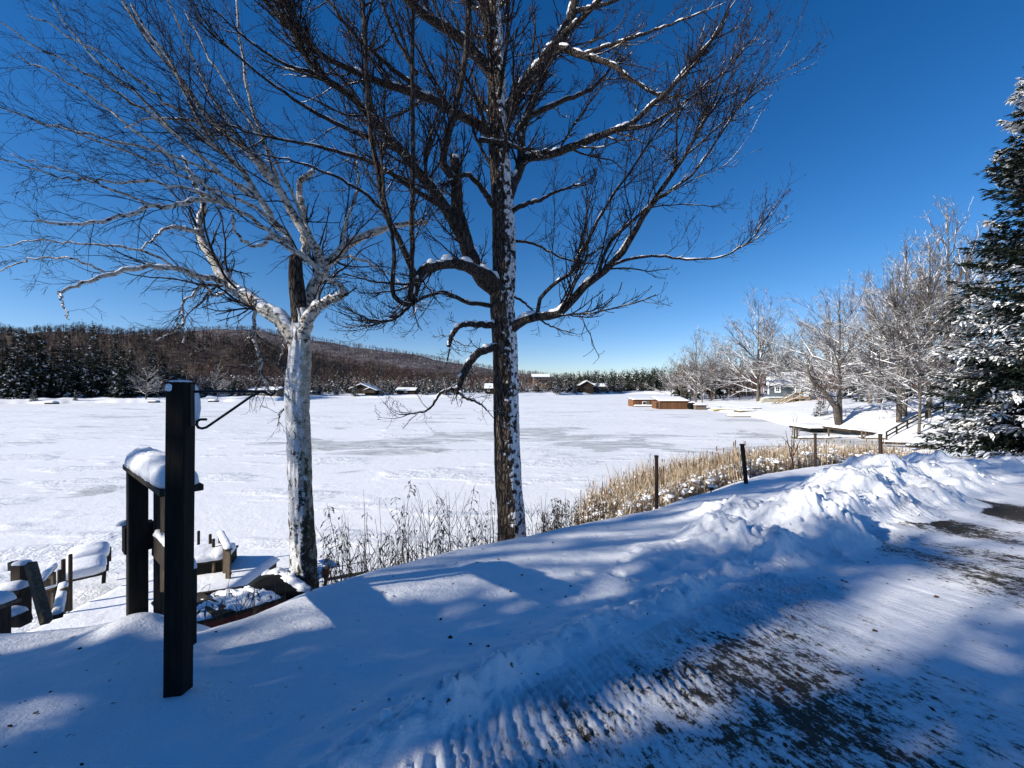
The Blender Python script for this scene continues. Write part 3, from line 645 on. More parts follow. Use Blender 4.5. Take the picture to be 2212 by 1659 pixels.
def punt(name, label, cat, NL, NR, FL, FR, deep):
    t = thing(name, label, cat, (NL + FR) / 2); up = (NR - NL).cross(FL - NL).normalized()
    if up.z < 0: up = -up
    n = 10; q = lambda u, v: (NL.lerp(NR, u)).lerp(FL.lerp(FR, u), v)
    near = [q(i / n, 0 - .05 * math.sin(math.pi * i / n)) for i in range(n + 1)]; fr = [q(1 - i / n, 1 + .05 * math.sin(math.pi * i / n)) for i in range(n + 1)]
    rim = near + fr; cen = (NL + FR) / 2; low = [p.lerp(cen, .10) - up * deep for p in rim]
    mb = MB(); mb.loft([rim, low], cap=False, smooth=False); mb.poly(low); mb.build('hull', M_RED, t)
    mb = MB(); mb.tube(rim + [rim[0]], .020, 6); mb.build('gunwale', M_WOODD, t)
    mb = MB(); mb.bar(q(.40, -.03), q(.40, 1.0), .16, .05); mb.build('thwart', M_WOODD, t)
    rows = [[q(.01 + .98 * i / 44, .02 + .96 * j / 18) + up * (-.03 + .05 * math.sin(math.pi * j / 18) ** .5 + .075 * float(fbm(np.array(i * .22), np.array(j * .33), 4, 81))) for i in range(45)] for j in range(19)]
    mb = MB(); mb.loft(rows, closed=False, cap=False); mb.build('boat_snow', M_CAP, t); return t
punt('red_rowboat', 'dark red rowboat filled with snow lying on bank right of the tall post', 'boat', pt(385, 1356, 4.15), pt(615, 1293, 4.8), pt(330, 1302, 5.2), pt(540, 1266, 5.6), .42)
oh = thing('overturned_boat', 'black overturned boat hull with snow on top, left of birch trunk', 'boat', pt(580, 1290, 5.3))
pf = [(528, 1271), (537, 1261), (548, 1252), (560, 1244), (575, 1238), (592, 1236), (612, 1239), (634, 1247), (650, 1262), (656, 1282), (652, 1304), (622, 1299), (590, 1289), (555, 1279)]
def oy(py): return 5.0 + (1300 - py) / 64 * .85
f0_ = [pt(px, py, oy(py)) for px, py in pf]; bk = [p.lerp(sum(f0_, Vector()) / len(f0_), .14) + Vector((.06, .30, -.10)) for p in f0_]
mb = MB(); mb.loft([[p.lerp(sum(f0_, Vector()) / len(f0_), .5) + Vector((-.03, -.10, .05)) for p in f0_], f0_, bk], smooth=True); mb.build('hull', M_TARP, oh)
mb = MB(); mb.tube([f0_[0], f0_[13], f0_[12], f0_[11], f0_[10]], .022, 6); mb.build('gunwale', M_WOODD, oh)
mb = MB()
for a_, b_, h_, w_, sd in ((3, 6, .06, .16, 41), (5, 9, .05, .18, 42)): loaf(mb, f0_[a_] + Vector((0, .06, -.015)), f0_[b_] + Vector((0, .06, -.015)), w_, h_, seed=sd, ends=.1, rough=.5, n=24)
loaf(mb, f0_[0] + Vector((.02, -.03, .01)), f0_[12] + Vector((0, -.03, .01)), .07, .035, seed=44, ends=.05, rough=.5, n=20); mb.build('hull_snow', M_CAP, oh)
rpd = thing('red_board', 'small pointed red board leaning beside the birch trunk', 'board', pt(702, 1270, 6.05))
mb = MB(); mb.prism([pt(693, 1241, 6.05), pt(697, 1230, 6.05), pt(705, 1223, 6.05), pt(710, 1228, 6.05), pt(711, 1240, 6.05), pt(706, 1254, 6.05), pt(703, 1275, 6.05), pt(697, 1275, 6.05), pt(700, 1252, 6.05)], (0, .03, 0)); mb.build('blade', M_RED, rpd)
mb = MB(); loaf(mb, pt(697, 1229, 6.06), pt(708, 1224, 6.06), .04, .02, seed=43, n=8, ends=.02); mb.build('snow', M_CAP, rpd)
dfr = thing('dock_section', 'low snow-covered dock section with thin dark edges right of the birch', 'dock', (-4.0, 10, 0))
f0, f1, f2, f3 = dx(706, 1231, .35), dx(786, 1215, .35), dx(792, 1236, .35), dx(706, 1251, .35)
mb = MB(); mb.bar(f0, f1, .06, .05); mb.bar(f3, f2, .06, .05)
for t in (.1, .55): mb.bar(f0.lerp(f1, t), f3.lerp(f2, t), .05, .04)
mb.build('frame', M_WOODD, dfr)
mb = MB(); mb.loft([[f0 + Vector((0, -.05, .03)), f1 + Vector((0, -.05, .03))], [f0.lerp(f3, .5) + Vector((0, 0, .08)), f1.lerp(f2, .5) + Vector((0, 0, .08))], [f3 + Vector((0, .05, .03)), f2 + Vector((0, .05, .03))]], closed=False, cap=False); mb.build('snow', M_CAP, dfr)

# ------------------------------------------------------------------ fence stakes and the path light
STK = [(1418, 985, 1098, 7.0, 0, 'brown metal stake nearest the maple, at left end of the row', 8.5), (1608, 960, 1046, 9.75, 10, 'leaning brown stake at the corner of the marsh, second from left', 9),
       (1761, 937, 1003, 14.0, 0, 'dark upright stake behind the marsh edge, third from left', 5.5), (1902, 938, 985, 13.5, 1, 'short dark stake rising behind the highest snow heap', 7)]
for px, y0, y1, Y, lean, lab, wpx in STK:
    b = pt(px + lean / 2, y1, Y); t = pt(px - lean / 2, y0, Y); b.z = min(b.z, near_z(b.x, b.y)) - .15
    o_ = thing('fence_stake', lab, 'stake', (b.x, b.y, b.z + .15), group='stakes along the bank')
    mb = MB(); r = wpx / 2 / F * Y; mb.tube([b, b.lerp(t, .5) + Vector((.004, 0, 0)), t], [r, r, r * .92], 8); mb.build('shaft', M_STAKE, o_)
    mb = MB(); mb.tube([t + Vector((0, 0, -.03)), t + Vector((0, 0, .01))], r * 1.12, 8); mb.build('cap', M_STAKE, o_)
b = plan(1536, 1064); lz = near_z(*b)
lt = thing('path_light', 'tiny dark path light with a snow cap on the bank edge between two stakes', 'lamp', (b[0], b[1], lz))
mb = MB(); mb.tube([(b[0], b[1], lz - .1), (b[0], b[1], lz + .09)], .015, 8); mb.build('stem', M_IRON, lt)
mb = MB(); mb.tube([(b[0], b[1], lz + .05), (b[0], b[1], lz + .12)], [.05, .055], 10); mb.build('lantern', M_IRON, lt)
mb = MB(); mb.tube([(b[0], b[1], lz + .121), (b[0], b[1], lz + .14), (b[0], b[1], lz + .165)], [.06, .055, .015], 10); mb.build('snow_cap', M_CAP, lt)

# ------------------------------------------------------------------ branching
def smooth(pts, n, jit=0, rng=None):
    P = np.array([list(p) for p in pts], float)
    if len(P) == 2: t = np.linspace(0, 1, n)[:, None]; out = P[0] * (1 - t) + P[1] * t
    else:
        A = np.vstack([2 * P[0] - P[1], P, 2 * P[-1] - P[-2]]); s = np.linalg.norm(np.diff(P, axis=0), axis=1); cum = np.concatenate([[0], np.cumsum(s)]); tt = np.linspace(0, cum[-1], n)
        i = np.clip(np.searchsorted(cum, tt, 'right') - 1, 0, len(P) - 2); u = ((tt - cum[i]) / s[i])[:, None]
        p0, p1, p2, p3 = A[i], A[i + 1], A[i + 2], A[i + 3]
        out = .5 * (2 * p1 + (p2 - p0) * u + (2 * p0 - 5 * p1 + 4 * p2 - p3) * u ** 2 + (3 * p1 - p0 - 3 * p2 + p3) * u ** 3)
    if jit: 
        j = rng.normal(0, jit, out.shape); j[0] = 0; out = out + j
    return out
def grow(rng, P, R, dens, tmin, tmax, ang, lf, lmin, lmax, n, wig, trop, rmul, rmin, tip=.3, rmax=1., keep=None, abias=None, angsd=.22, cap=None):
    N, n0, _ = P.shape; L = np.linalg.norm(np.diff(P, axis=1), axis=2).sum(1)
    c = rng.poisson(L * dens)
    if cap: c = np.minimum(c, cap)
    pi = np.repeat(np.arange(N), c); M = len(pi); t = rng.uniform(tmin, tmax, M); f = t * (n0 - 1); i = np.minimum(f.astype(int), n0 - 2); u = (f - i)[:, None]
    B = P[pi, i] * (1 - u) + P[pi, i + 1] * u; T = nrm(P[pi, i + 1] - P[pi, i]); r0 = R[pi, i] * (1 - u[:, 0]) + R[pi, i + 1] * u[:, 0]
    rv = rng.normal(0, 1, (M, 3))
    if abias is not None: rv += np.asarray(abias)
    pp = nrm(rv - (rv * T).sum(1, keepdims=True) * T); a = rng.normal(ang, angsd, M)[:, None]
    D = T * np.cos(a) + pp * np.sin(a); ln = np.clip(lf * L[pi] * (1 - .55 * t) * rng.uniform(.45, 1.3, M), lmin, lmax * rng.uniform(.7, 1, M))
    if keep is not None:
        k = keep(B + D * ln[:, None]); B, D, ln, r0, M = B[k], D[k], ln[k], r0[k], int(k.sum())
    pth = np.zeros((M, n, 3)); pth[:, 0] = B; st = (ln / (n - 1))[:, None]; D = nrm(D)
    for j in range(1, n):
        pth[:, j] = pth[:, j - 1] + D * st; D = nrm(D + rng.normal(0, wig, (M, 3)) + np.array([0, 0, trop]))
    rs = np.clip(np.minimum(r0 * rmul, .004 + ln * .016), rmin, rmax)
    return pth, rs[:, None] * (1 - (1 - tip) * np.linspace(0, 1, n))[None]
def trunk_mesh(pts, wpx_r, n, k, amp, seed, flare=0):
    P = smooth(pts, n); R = np.interp(np.linspace(0, 1, n), np.linspace(0, 1, len(wpx_r)), wpx_r)
    if flare: R = R * (1 + flare * np.exp(-np.linspace(0, 1, n) * 22))
    V, Fq = tubes(P[None], R[None], k); a = np.tile(np.arange(k) / k, n); z = V[:, 2]
    ang = a * 2 * np.pi; c, s = np.cos(ang), np.sin(ang)
    dsp = amp * (1 - 2 * np.abs(fbm(c * 3.2 + 5, s * 3.2 + z * 1.1, 4, seed))) + amp * .8 * fbm(c * 9 + z * .3, s * 9 + z * 4.0, 3, seed + 9)
    C = np.repeat(P, k, 0); V = V + nrm(V - C) * dsp[:, None]
    return (V, Fq), P, R
def snow_on(rng, P, R, k=7, prob=.6, wob=1.0, hgt=.7, wid=.92, seg=None, nseg=4):   # ridges of snow lying along the upper side of limbs
    out = []
    for p, r in zip(P, R):
        n = len(p); m = max(2, int(nseg))
        for s in range(m):
            if rng.rand() > prob: continue
            a = (s + rng.uniform(0, .25)) / m; b = (s + rng.uniform(.6, 1.0)) / m; q = 7
            tt = np.linspace(a, b, q) * (n - 1); i = np.minimum(tt.astype(int), n - 2); u = (tt - i)[:, None]
            pp = p[i] * (1 - u) + p[i + 1] * u; rr = r[i] * (1 - u[:, 0]) + r[i + 1] * u[:, 0]
            T = nrm(np.gradient(pp, axis=0)); flat = np.sqrt(np.clip(1 - T[:, 2] ** 2, 0, 1))
            e = np.sin(np.linspace(0, np.pi, q)) ** .45 * flat ** .6
            up = np.array([0, 0, 1.]) - T * T[:, 2:3]; up = nrm(up)
            out.append((pp + up * (rr * .55 * (hgt + .3 * rng.rand()))[:, None], rr * wid * e * rng.uniform(.8, 1.1, q) + 1e-4))
    if not out: return None
    return tubes(np.array([o[0] for o in out]), np.array([o[1] for o in out]), k)

def front_keep(D): return (D[:, 1] > 2.6)
# ------------------------------------------------------------------ the maple in the middle
rng = np.random.RandomState(21)
maple = thing('maple_tree', 'big bare maple with rough snow-plastered trunk in the centre of the photo', 'tree', pt(1106, 1200, 7.2))
(tv, P_tr, R_tr) = trunk_mesh([pt(1112, 1290, 7.2), pt(1106, 1150, 7.2), pt(1098, 1040, 7.2), pt(1095, 950, 7.2), pt(1093, 850, 7.2), pt(1091, 750, 7.2), pt(1085, 660, 7.2), pt(1089, 570, 7.2), pt(1086, 450, 7.25), pt(1079, 350, 7.3), pt(1075, 250, 7.35), pt(1072, 150, 7.4), pt(1066, 50, 7.5), pt(1060, -120, 7.6), pt(1062, -330, 7.8)],
    [r / 2 / F * 7.2 for r in (66, 58, 54, 52, 51, 50, 48, 45, 42, 38, 34, 30, 26, 18, 8)], 190, 44, .016, 5, .16)
ML = [  # traced limbs: picture column, row, distance; start and end width
 ([(1078, 620, 7.1), (1045, 592, 6.8), (990, 570, 6.4), (940, 574, 6.1), (910, 588, 5.95), (897, 630, 5.8), (887, 660, 5.7)], 30, 15),
 ([(888, 660, 5.7), (890, 500, 5.5), (893, 330, 5.3), (891, 150, 5.1), (893, -60, 4.9)], 12, 8),
 ([(900, 600, 5.9), (868, 530, 5.7), (837, 467, 5.6), (815, 370, 5.5), (797, 250, 5.4), (790, 120, 5.3), (780, -60, 5.2)], 14, 7),
 ([(887, 660, 5.7), (858, 648, 5.6), (846, 618, 5.55), (852, 556, 5.5), (843, 480, 5.45), (830, 420, 5.4), (822, 300, 5.3)], 11, 5),
 ([(1070, 625, 7.2), (1040, 600, 7.0), (1010, 535, 6.9), (990, 455, 6.85), (986, 390, 6.8), (981, 326, 6.8)], 36, 20),
 ([(1000, 515, 6.9), (965, 455, 6.7), (931, 405, 6.5), (868, 330, 6.2), (811, 262, 6.0), (753, 205, 5.8), (690, 160, 5.6), (640, 85, 5.4), (600, -20, 5.2)], 26, 9),
 ([(988, 400, 6.8), (958, 352, 6.6), (968, 290, 6.4), (985, 225, 6.3), (1003, 140, 6.2), (1012, 40, 6.1), (1020, -60, 6.0)], 17, 9),
 ([(1066, 445, 7.2), (1040, 405, 7.0), (1010, 378, 6.9), (978, 390, 6.7), (955, 400, 6.5)], 14, 6),
 ([(1068, 295, 7.3), (1025, 265, 7.2), (990, 247, 7.1), (930, 214, 6.8), (870, 193, 6.5), (798, 168, 6.2), (709, 128, 5.9), (640, 75, 5.6), (560, -10, 5.3)], 22, 8),
 ([(1071, 165, 7.4), (1027, 118, 7.3), (987, 78, 7.1), (930, 42, 6.9), (880, 0, 6.7), (820, -70, 6.5)], 26, 14),
 ([(1070, 130, 7.4), (1050, 60, 7.3), (1038, -10, 7.2), (1030, -120, 7.0)], 18, 10),
 ([(1088, 250, 7.35), (1108, 222, 7.4), (1130, 186, 7.5), (1161, 151, 7.6), (1192, 108, 7.7), (1214, 80, 7.75), (1236, 27, 7.8), (1252, -50, 7.9)], 32, 18),
 ([(1195, 104, 7.7), (1225, 108, 7.6), (1256, 120, 7.5), (1320, 138, 7.3), (1352, 165, 7.2), (1390, 188, 7.1), (1440, 215, 7.0)], 16, 5),
 ([(1215, 80, 7.75), (1245, 50, 7.6), (1275, 20, 7.4), (1310, -20, 7.2), (1350, -90, 7.0)], 15, 7),
 ([(1097, 430, 7.25), (1107, 400, 7.3), (1117, 378, 7.4), (1127, 345, 7.5), (1126, 295, 7.6), (1138, 253, 7.7), (1158, 203, 7.8), (1177, 168, 7.85)], 24, 13),
 ([(1125, 350, 7.5), (1152, 338, 7.4), (1205, 329, 7.2), (1263, 307, 7.0), (1320, 284, 6.8), (1366, 267, 6.7), (1409, 227, 6.6), (1440, 200, 6.5), (1500, 130, 6.4), (1560, 60, 6.3)], 19, 5),
 ([(1138, 253, 7.7), (1187, 231, 7.8), (1227, 213, 7.9), (1272, 196, 8.0), (1294, 176, 8.05), (1340, 120, 8.1)], 13, 4),
 ([(1034, 302, 6.9), (1085, 307, 6.95), (1120, 320, 7.0), (1160, 325, 7.0)], 11, 6),
 ([(1100, 715, 7.15), (1113, 703, 7.1), (1128, 692, 7.0), (1160, 683, 6.9), (1196, 681, 6.8), (1224, 663, 6.7), (1254, 627, 6.6), (1285, 600, 6.5), (1321, 570, 6.4), (1356, 527, 6.3), (1387, 470, 6.25), (1428, 410, 6.2), (1476, 340, 6.1), (1516, 273, 6.0), (1552, 200, 5.9)], 22, 4.5),
 ([(1312, 578, 6.4), (1340, 565, 6.35), (1409, 553, 6.2), (1476, 559, 6.1), (1543, 558, 6.0), (1596, 538, 5.9), (1634, 504, 5.85), (1649, 466, 5.8)], 7, 2.2),
 ([(1160, 683, 6.9), (1168, 645, 6.8), (1195, 615, 6.7), (1230, 592, 6.6), (1250, 555, 6.5), (1276, 508, 6.4), (1298, 465, 6.35), (1329, 413, 6.3), (1369, 360, 6.2), (1420, 285, 6.1), (1470, 235, 6.0)], 9, 3),
 ([(1290, 597, 6.5), (1312, 533, 6.4), (1352, 490, 6.3), (1420, 430, 6.2), (1500, 370, 6.0), (1590, 240, 5.9), (1650, 170, 5.8)], 8, 2.5),
 ([(1106, 456, 7.2), (1134, 441, 7.0), (1169, 431, 6.9), (1205, 413, 6.8), (1262, 395, 6.7)], 11, 3),
 ([(1064, 660, 7.1), (1009, 653, 6.9), (965, 633, 6.7), (929, 637, 6.5), (885, 658, 6.3), (840, 690, 6.1), (790, 700, 5.9)], 11, 4),
 ([(1074, 702, 7.1), (1030, 701, 7.0), (997, 703, 6.9), (979, 720, 6.85), (968, 748, 6.8)], 16, 9),
 ([(1078, 748, 7.1), (1055, 753, 7.0), (1026, 768, 6.9), (1006, 797, 6.8), (993, 826, 6.75), (986, 850, 6.7)], 19, 14),
 ([(990, 838, 6.75), (957, 846, 6.6), (930, 880, 6.5), (902, 892, 6.4), (862, 896, 6.3)], 8, 2.5),
 ([(988, 846, 6.7), (1010, 862, 6.6), (1030, 868, 6.6), (1060, 891, 6.6)], 8, 3),
 ([(1112, 640, 7.1), (1140, 660, 7.0), (1180, 700, 6.9), (1240, 720, 6.8)], 6, 2),
 ([(1100, 520, 7.2), (1150, 525, 7.1), (1220, 560, 6.9), (1280, 570, 6.8)], 7, 2),
 ([(885, 660, 5.7), (850, 690, 5.6), (800, 690, 5.5), (740, 660, 5.3)], 8, 2.5),
 ([(960, 450, 6.7), (880, 400, 6.4), (800, 350, 6.1), (700, 320, 5.8), (600, 300, 5.5), (480, 270, 5.2)], 12, 3),
 ([(870, 330, 6.2), (800, 300, 6.0), (700, 255, 5.7), (600, 190, 5.4), (500, 110, 5.1), (420, 40, 4.9)], 11, 3),
 ([(930, 214, 6.8), (850, 150, 6.5), (770, 80, 6.2), (700, -10, 6.0)], 12, 5),
 ([(837, 467, 5.6), (790, 420, 5.4), (720, 380, 5.2), (640, 350, 5.0), (540, 330, 4.8)], 8, 2.5),
 ([(690, 160, 5.6), (620, 140, 5.3), (540, 90, 5.0), (460, 20, 4.8)], 8, 3),
 ([(900, 160, 6.8), (860, 90, 6.6), (830, 20, 6.4), (810, -60, 6.3)], 9, 4),
 ([(1254, 120, 7.5), (1340, 90, 7.3), (1430, 60, 7.0), (1530, 20, 6.8)], 9, 3),
 ([(1236, 27, 7.8), (1330, 0, 7.5), (1420, -60, 7.2)], 10, 4),
 ([(1320, 284, 6.8), (1400, 270, 6.6), (1480, 220, 6.4), (1560, 160, 6.2), (1620, 90, 6.1)], 7, 2.5),
 ([(940, 578, 6.1), (900, 610, 5.9), (820, 610, 5.6), (740, 590, 5.3)], 8, 2.5),
]
NL = 26
MLP = np.array([smooth([pt(*q) for q in l], NL, .006, rng) for l, a, b in ML]); 
MLR = np.array([np.linspace(a, b, NL) / 2 / F * np.array([q[2] for q in (smooth([(0, 0, p[2]) for p in l], NL))]) for l, a, b in ML])
trP = np.concatenate([MLP, P_tr[::8][None, -NL:] if len(P_tr[::8]) >= NL else smooth(P_tr[80:], NL)[None]]); trR = np.concatenate([MLR, np.interp(np.linspace(0, 1, NL), np.linspace(0, 1, 110), R_tr[80:])[None]])
inb = lambda D: (D[:, 1] > 3.0) & (D[:, 2] > 3.9)
lv1 = grow(rng, trP, trR, 5.0, .16, 1, .75, .45, .35, 2.4, 14, .10, .05, .28, .0028, .32, keep=inb, abias=(0, -.1, .25))
lv1b = grow(rng, trP[:-1], trR[:-1], 2.8, .72, 1, .5, .55, .5, 2.2, 14, .07, .06, .6, .003, .35, keep=inb)
l1P = np.concatenate([lv1[0], lv1b[0]]); l1R = np.concatenate([lv1[1], lv1b[1]])
# keep the twig haze inside the crown outline of the photograph's tree: fewer long shoots at the low right
lv2 = grow(rng, l1P, l1R, 7.6, .12, 1, .75, .42, .14, .85, 9, .16, .09, .6, .0024, .5, keep=inb)
lv3 = grow(rng, lv2[0], lv2[1], 8.5, .15, 1, .75, .5, .05, .30, 6, .18, .17, .8, .0020, .75, keep=inb, cap=6)
lv3b = grow(rng, l1P, l1R, 5, .1, 1, .7, .2, .06, .35, 5, .16, .10, .5, .0022, .75, keep=inb)
tips = np.concatenate([lv3[0][:, -2:], lv2[0][:, -2:]]); mb_ = tips[:, 1]; bd = nrm(tips[:, 1] - tips[:, 0])
BP = np.stack([mb_ - bd * .004, mb_ + bd * .010, mb_ + bd * .024], 1); BR = np.tile([.002, .0052, .001], (len(BP), 1))
mesh_np('trunk', *tv, M_MAPLE, maple)
mesh_np('limbs', *tubes(MLP, MLR, 12), M_MLIMB, maple)
mesh_np('branches', *tubes(l1P, l1R, 6), M_MLIMB, maple)
mesh_np('twigs', *cat_np([tubes(*lv2, 4), tubes(*lv3, 3), tubes(*lv3b, 3), tubes(BP, BR, 4)]), M_MTWIG, maple)
sn = snow_on(rng, MLP, MLR, 8, .88, nseg=7, hgt=1.05, wid=.98); sn2 = snow_on(rng, l1P[::2], l1R[::2], 5, .55, nseg=3, hgt=1.1, wid=1.05)
mesh_np('branch_snow', *cat_np([sn, sn2]), M_CAP, maple)
print('maple twigs', len(l1P), len(lv2[0]), len(lv3[0]), len(lv3b[0]))

# ------------------------------------------------------------------ the white birch on the left
rng = np.random.RandomState(5)
birch = thing('birch_tree', 'white-barked bare birch plastered with snow, forking low, left of centre', 'tree', pt(655, 1310, 6.0))
(tv, P_tr, R_tr) = trunk_mesh([pt(661, 1400, 6.0), pt(657, 1250, 6.0), pt(653, 1150, 6.0), pt(649, 1050, 6.0), pt(647, 950, 6.0), pt(642, 860, 6.0), pt(647, 780, 6.0), pt(648, 725, 6.0), pt(652, 690, 6.0), pt(648, 670, 6.01)],
    [r / 2 / F * 6 for r in (62, 54, 49, 45, 42, 41, 42, 46, 38, 26)], 170, 48, .024, 15, .12)
BL = [
 ([(650, 790, 6.0), (640, 735, 5.99), (612, 695, 6.0), (575, 668, 6.0), (525, 638, 6.05), (490, 610, 6.1), (466, 575, 6.15), (449, 540, 6.2), (428, 505, 6.25), (432, 470, 6.3), (442, 432, 6.35)], 38, 10),
 ([(489, 608, 6.1), (440, 600, 5.9), (390, 582, 5.7), (330, 578, 5.5), (280, 582, 5.35), (240, 592, 5.2), (180, 612, 5.0), (126, 630, 4.85)], 14, 6),
 ([(128, 630, 4.85), (133, 650, 4.8), (150, 690, 4.75)], 5, 2),
 ([(430, 500, 6.25), (412, 497, 6.1), (385, 490, 5.9), (350, 500, 5.7), (300, 540, 5.5)], 10, 3),
 ([(442, 440, 6.35), (432, 420, 6.4), (415, 380, 6.4), (392, 330, 6.4)], 9, 4),
 ([(650, 770, 6.0), (655, 715, 5.98), (678, 670, 5.95), (705, 652, 5.9), (728, 642, 5.85), (747, 632, 5.8)], 34, 15),
 ([(746, 634, 5.8), (715, 602, 5.75), (680, 575, 5.7), (640, 545, 5.6), (600, 515, 5.5), (550, 475, 5.4), (490, 440, 5.25), (420, 412, 5.1), (340, 395, 4.9), (250, 395, 4.7)], 13, 5),
 ([(625, 530, 5.6), (611, 516, 5.55), (582, 513, 5.5), (570, 527, 5.45), (545, 531, 5.4), (522, 515, 5.3), (505, 490, 5.2), (500, 460, 5.1)], 11, 4),
 ([(500, 447, 5.3), (440, 428, 5.2), (400, 440, 5.1), (370, 450, 5.0), (330, 445, 4.9), (270, 465, 4.7), (200, 480, 4.5), (130, 485, 4.35), (80, 478, 4.25)], 12, 5),
 ([(652, 750, 6.02), (658, 690, 6.06), (672, 630, 6.2), (697, 588, 6.3), (726, 552, 6.4), (765, 518, 6.5), (800, 505, 6.6), (835, 494, 6.7), (870, 484, 6.8), (925, 478, 6.9)], 32, 8),
 ([(700, 588, 6.3), (686, 550, 6.2), (662, 508, 6.15), (637, 468, 6.1), (606, 412, 6.0), (562, 350, 5.9), (500, 300, 5.8), (440, 245, 5.7), (395, 180, 5.55), (350, 120, 5.4), (300, 60, 5.2), (250, -30, 5.0)], 20, 6),
 ([(660, 560, 6.2), (655, 465, 6.25), (647, 420, 6.3), (650, 388, 6.3), (668, 376, 6.3), (688, 361, 6.3)], 19, 10),
 ([(650, 392, 6.3), (640, 310, 6.3), (626, 231, 6.3), (614, 165, 6.3), (606, 80, 6.3), (600, -40, 6.3)], 7, 3),
 ([(606, 412, 6.0), (585, 350, 6.05), (560, 280, 6.1), (531, 180, 6.1), (516, 70, 6.1), (508, -30, 6.1)], 8, 4),
 ([(651, 560, 6.1), (620, 510, 6.0), (589, 475, 5.9), (560, 425, 5.8), (525, 372, 5.7), (495, 340, 5.6), (460, 315, 5.5), (440, 275, 5.4), (400, 200, 5.3), (360, 120, 5.2), (320, 70, 5.1), (280, 10, 5.0)], 15, 5),
 ([(550, 428, 5.8), (500, 395, 5.5), (440, 345, 5.3), (380, 290, 5.1), (300, 230, 4.8), (220, 180, 4.6), (120, 120, 4.4), (0, 50, 4.2)], 8, 3),
 ([(500, 447, 5.3), (420, 380, 5.1), (340, 320, 4.9), (250, 250, 4.7), (150, 180, 4.5), (40, 120, 4.3)], 8, 3),
 ([(470, 300, 5.6), (430, 268, 5.5), (380, 255, 5.4), (320, 258, 5.3), (265, 278, 5.2)], 6, 2.5),
 ([(420, 330, 5.9), (360, 270, 5.7), (290, 200, 5.5), (220, 140, 5.3), (150, 60, 5.1), (90, -20, 4.9)], 7, 2.5),
 ([(600, 412, 6.0), (540, 330, 5.8), (470, 230, 5.6), (420, 130, 5.4), (380, 40, 5.2), (350, -40, 5.1)], 8, 3),
 ([(560, 425, 5.8), (460, 370, 5.5), (350, 330, 5.2), (230, 300, 4.9), (110, 270, 4.7), (0, 230, 4.5)], 7, 2.5),
 ([(460, 315, 5.5), (370, 230, 5.2), (270, 150, 5.0), (170, 90, 4.8), (60, 30, 4.6)], 7, 2.5),
 ([(690, 560, 6.2), (640, 440, 6.1), (580, 320, 6.0), (510, 220, 5.9), (450, 120, 5.8), (400, 20, 5.7)], 8, 3),
 ([(620, 500, 6.0), (540, 440, 5.7), (440, 400, 5.4), (330, 350, 5.1), (200, 300, 4.8), (80, 260, 4.6)], 8, 2.5),
 ([(740, 520, 6.45), (755, 460, 6.5), (775, 400, 6.6), (765, 330, 6.6)], 8, 3),
 ([(545, 652, 6.0), (552, 700, 5.95), (548, 735, 5.9), (563, 775, 5.85), (560, 800, 5.8), (573, 825, 5.8), (583, 850, 5.75)], 8, 4),
 ([(552, 700, 5.95), (540, 720, 5.9), (538, 740, 5.9)], 4, 2),
 ([(565, 775, 5.85), (545, 790, 5.8), (530, 795, 5.75)], 4, 2),
 ([(500, 620, 6.1), (470, 640, 6.0), (440, 620, 5.8), (400, 650, 5.6), (395, 690, 5.5), (398, 740, 5.45)], 7, 3),
 ([(398, 690, 5.5), (380, 715, 5.4), (365, 720, 5.35), (340, 735, 5.3)], 4, 2),
 ([(595, 700, 6.0), (612, 745, 6.0), (600, 790, 5.95)], 4, 1.6), ([(620, 880, 6.0), (606, 890, 5.9), (600, 920, 5.85)], 5, 2),
 ([(725, 553, 6.4), (780, 560, 6.2), (850, 600, 6.0), (900, 640, 5.8)], 7, 2),
 ([(250, 395, 4.7), (200, 385, 4.6), (120, 365, 4.5), (20, 330, 4.4)], 5, 2), ([(330, 445, 4.9), (220, 400, 4.6), (100, 375, 4.4), (-40, 330, 4.2)], 6, 2),
 ([(390, 585, 5.7), (300, 540, 5.5), (200, 530, 5.3), (90, 520, 5.1), (-30, 540, 4.9)], 6, 2), ([(240, 592, 5.2), (160, 560, 5.1), (70, 560, 5.0), (-40, 600, 4.9)], 5, 2),
]
NB = 24
BLP = np.array([smooth([pt(*q) for q in l], NB, .013, rng) for l, a, b in BL]); BLR = np.array([np.linspace(a, b, NB) / 2 / F * smooth([(0, 0, p[2]) for p in l], NB)[:, 2] for l, a, b in BL])
inb2 = lambda D: (D[:, 1] > 2.7) & (D[:, 2] > 4.9) & (D[:, 0] < .1 * D[:, 1]) & ~((D[:, 0] < -1.05 * D[:, 1]) & (D[:, 2] - 5 < .22 * D[:, 1]))
l1P, l1R = grow(rng, BLP, BLR, 5.0, .26, 1, .62, .55, .4, 3.0, 14, .11, .006, .22, .0024, .35, keep=inb2, abias=(-.6, -.1, .2))
drp = grow(rng, BLP, BLR, 1.2, .2, 1, .9, .3, .3, 1.2, 12, .17, -.05, .22, .0024, .35, keep=inb2)
l1P = np.concatenate([l1P, drp[0][:, np.round(np.linspace(0, 11, 14)).astype(int)] + rng.normal(0, .003, (len(drp[0]), 14, 3))]); l1R = np.concatenate([l1R, drp[1][:, np.round(np.linspace(0, 11, 14)).astype(int)]])
lv2 = grow(rng, l1P, l1R, 7.2, .08, 1, .65, .42, .2, 1.0, 10, .16, -.012, .6, .0020, .45, keep=inb2)
lv3 = grow(rng, lv2[0], lv2[1], 7.6, .1, 1, .65, .45, .08, .42, 6, .20, -.02, .8, .0018, .7, keep=inb2, cap=6)
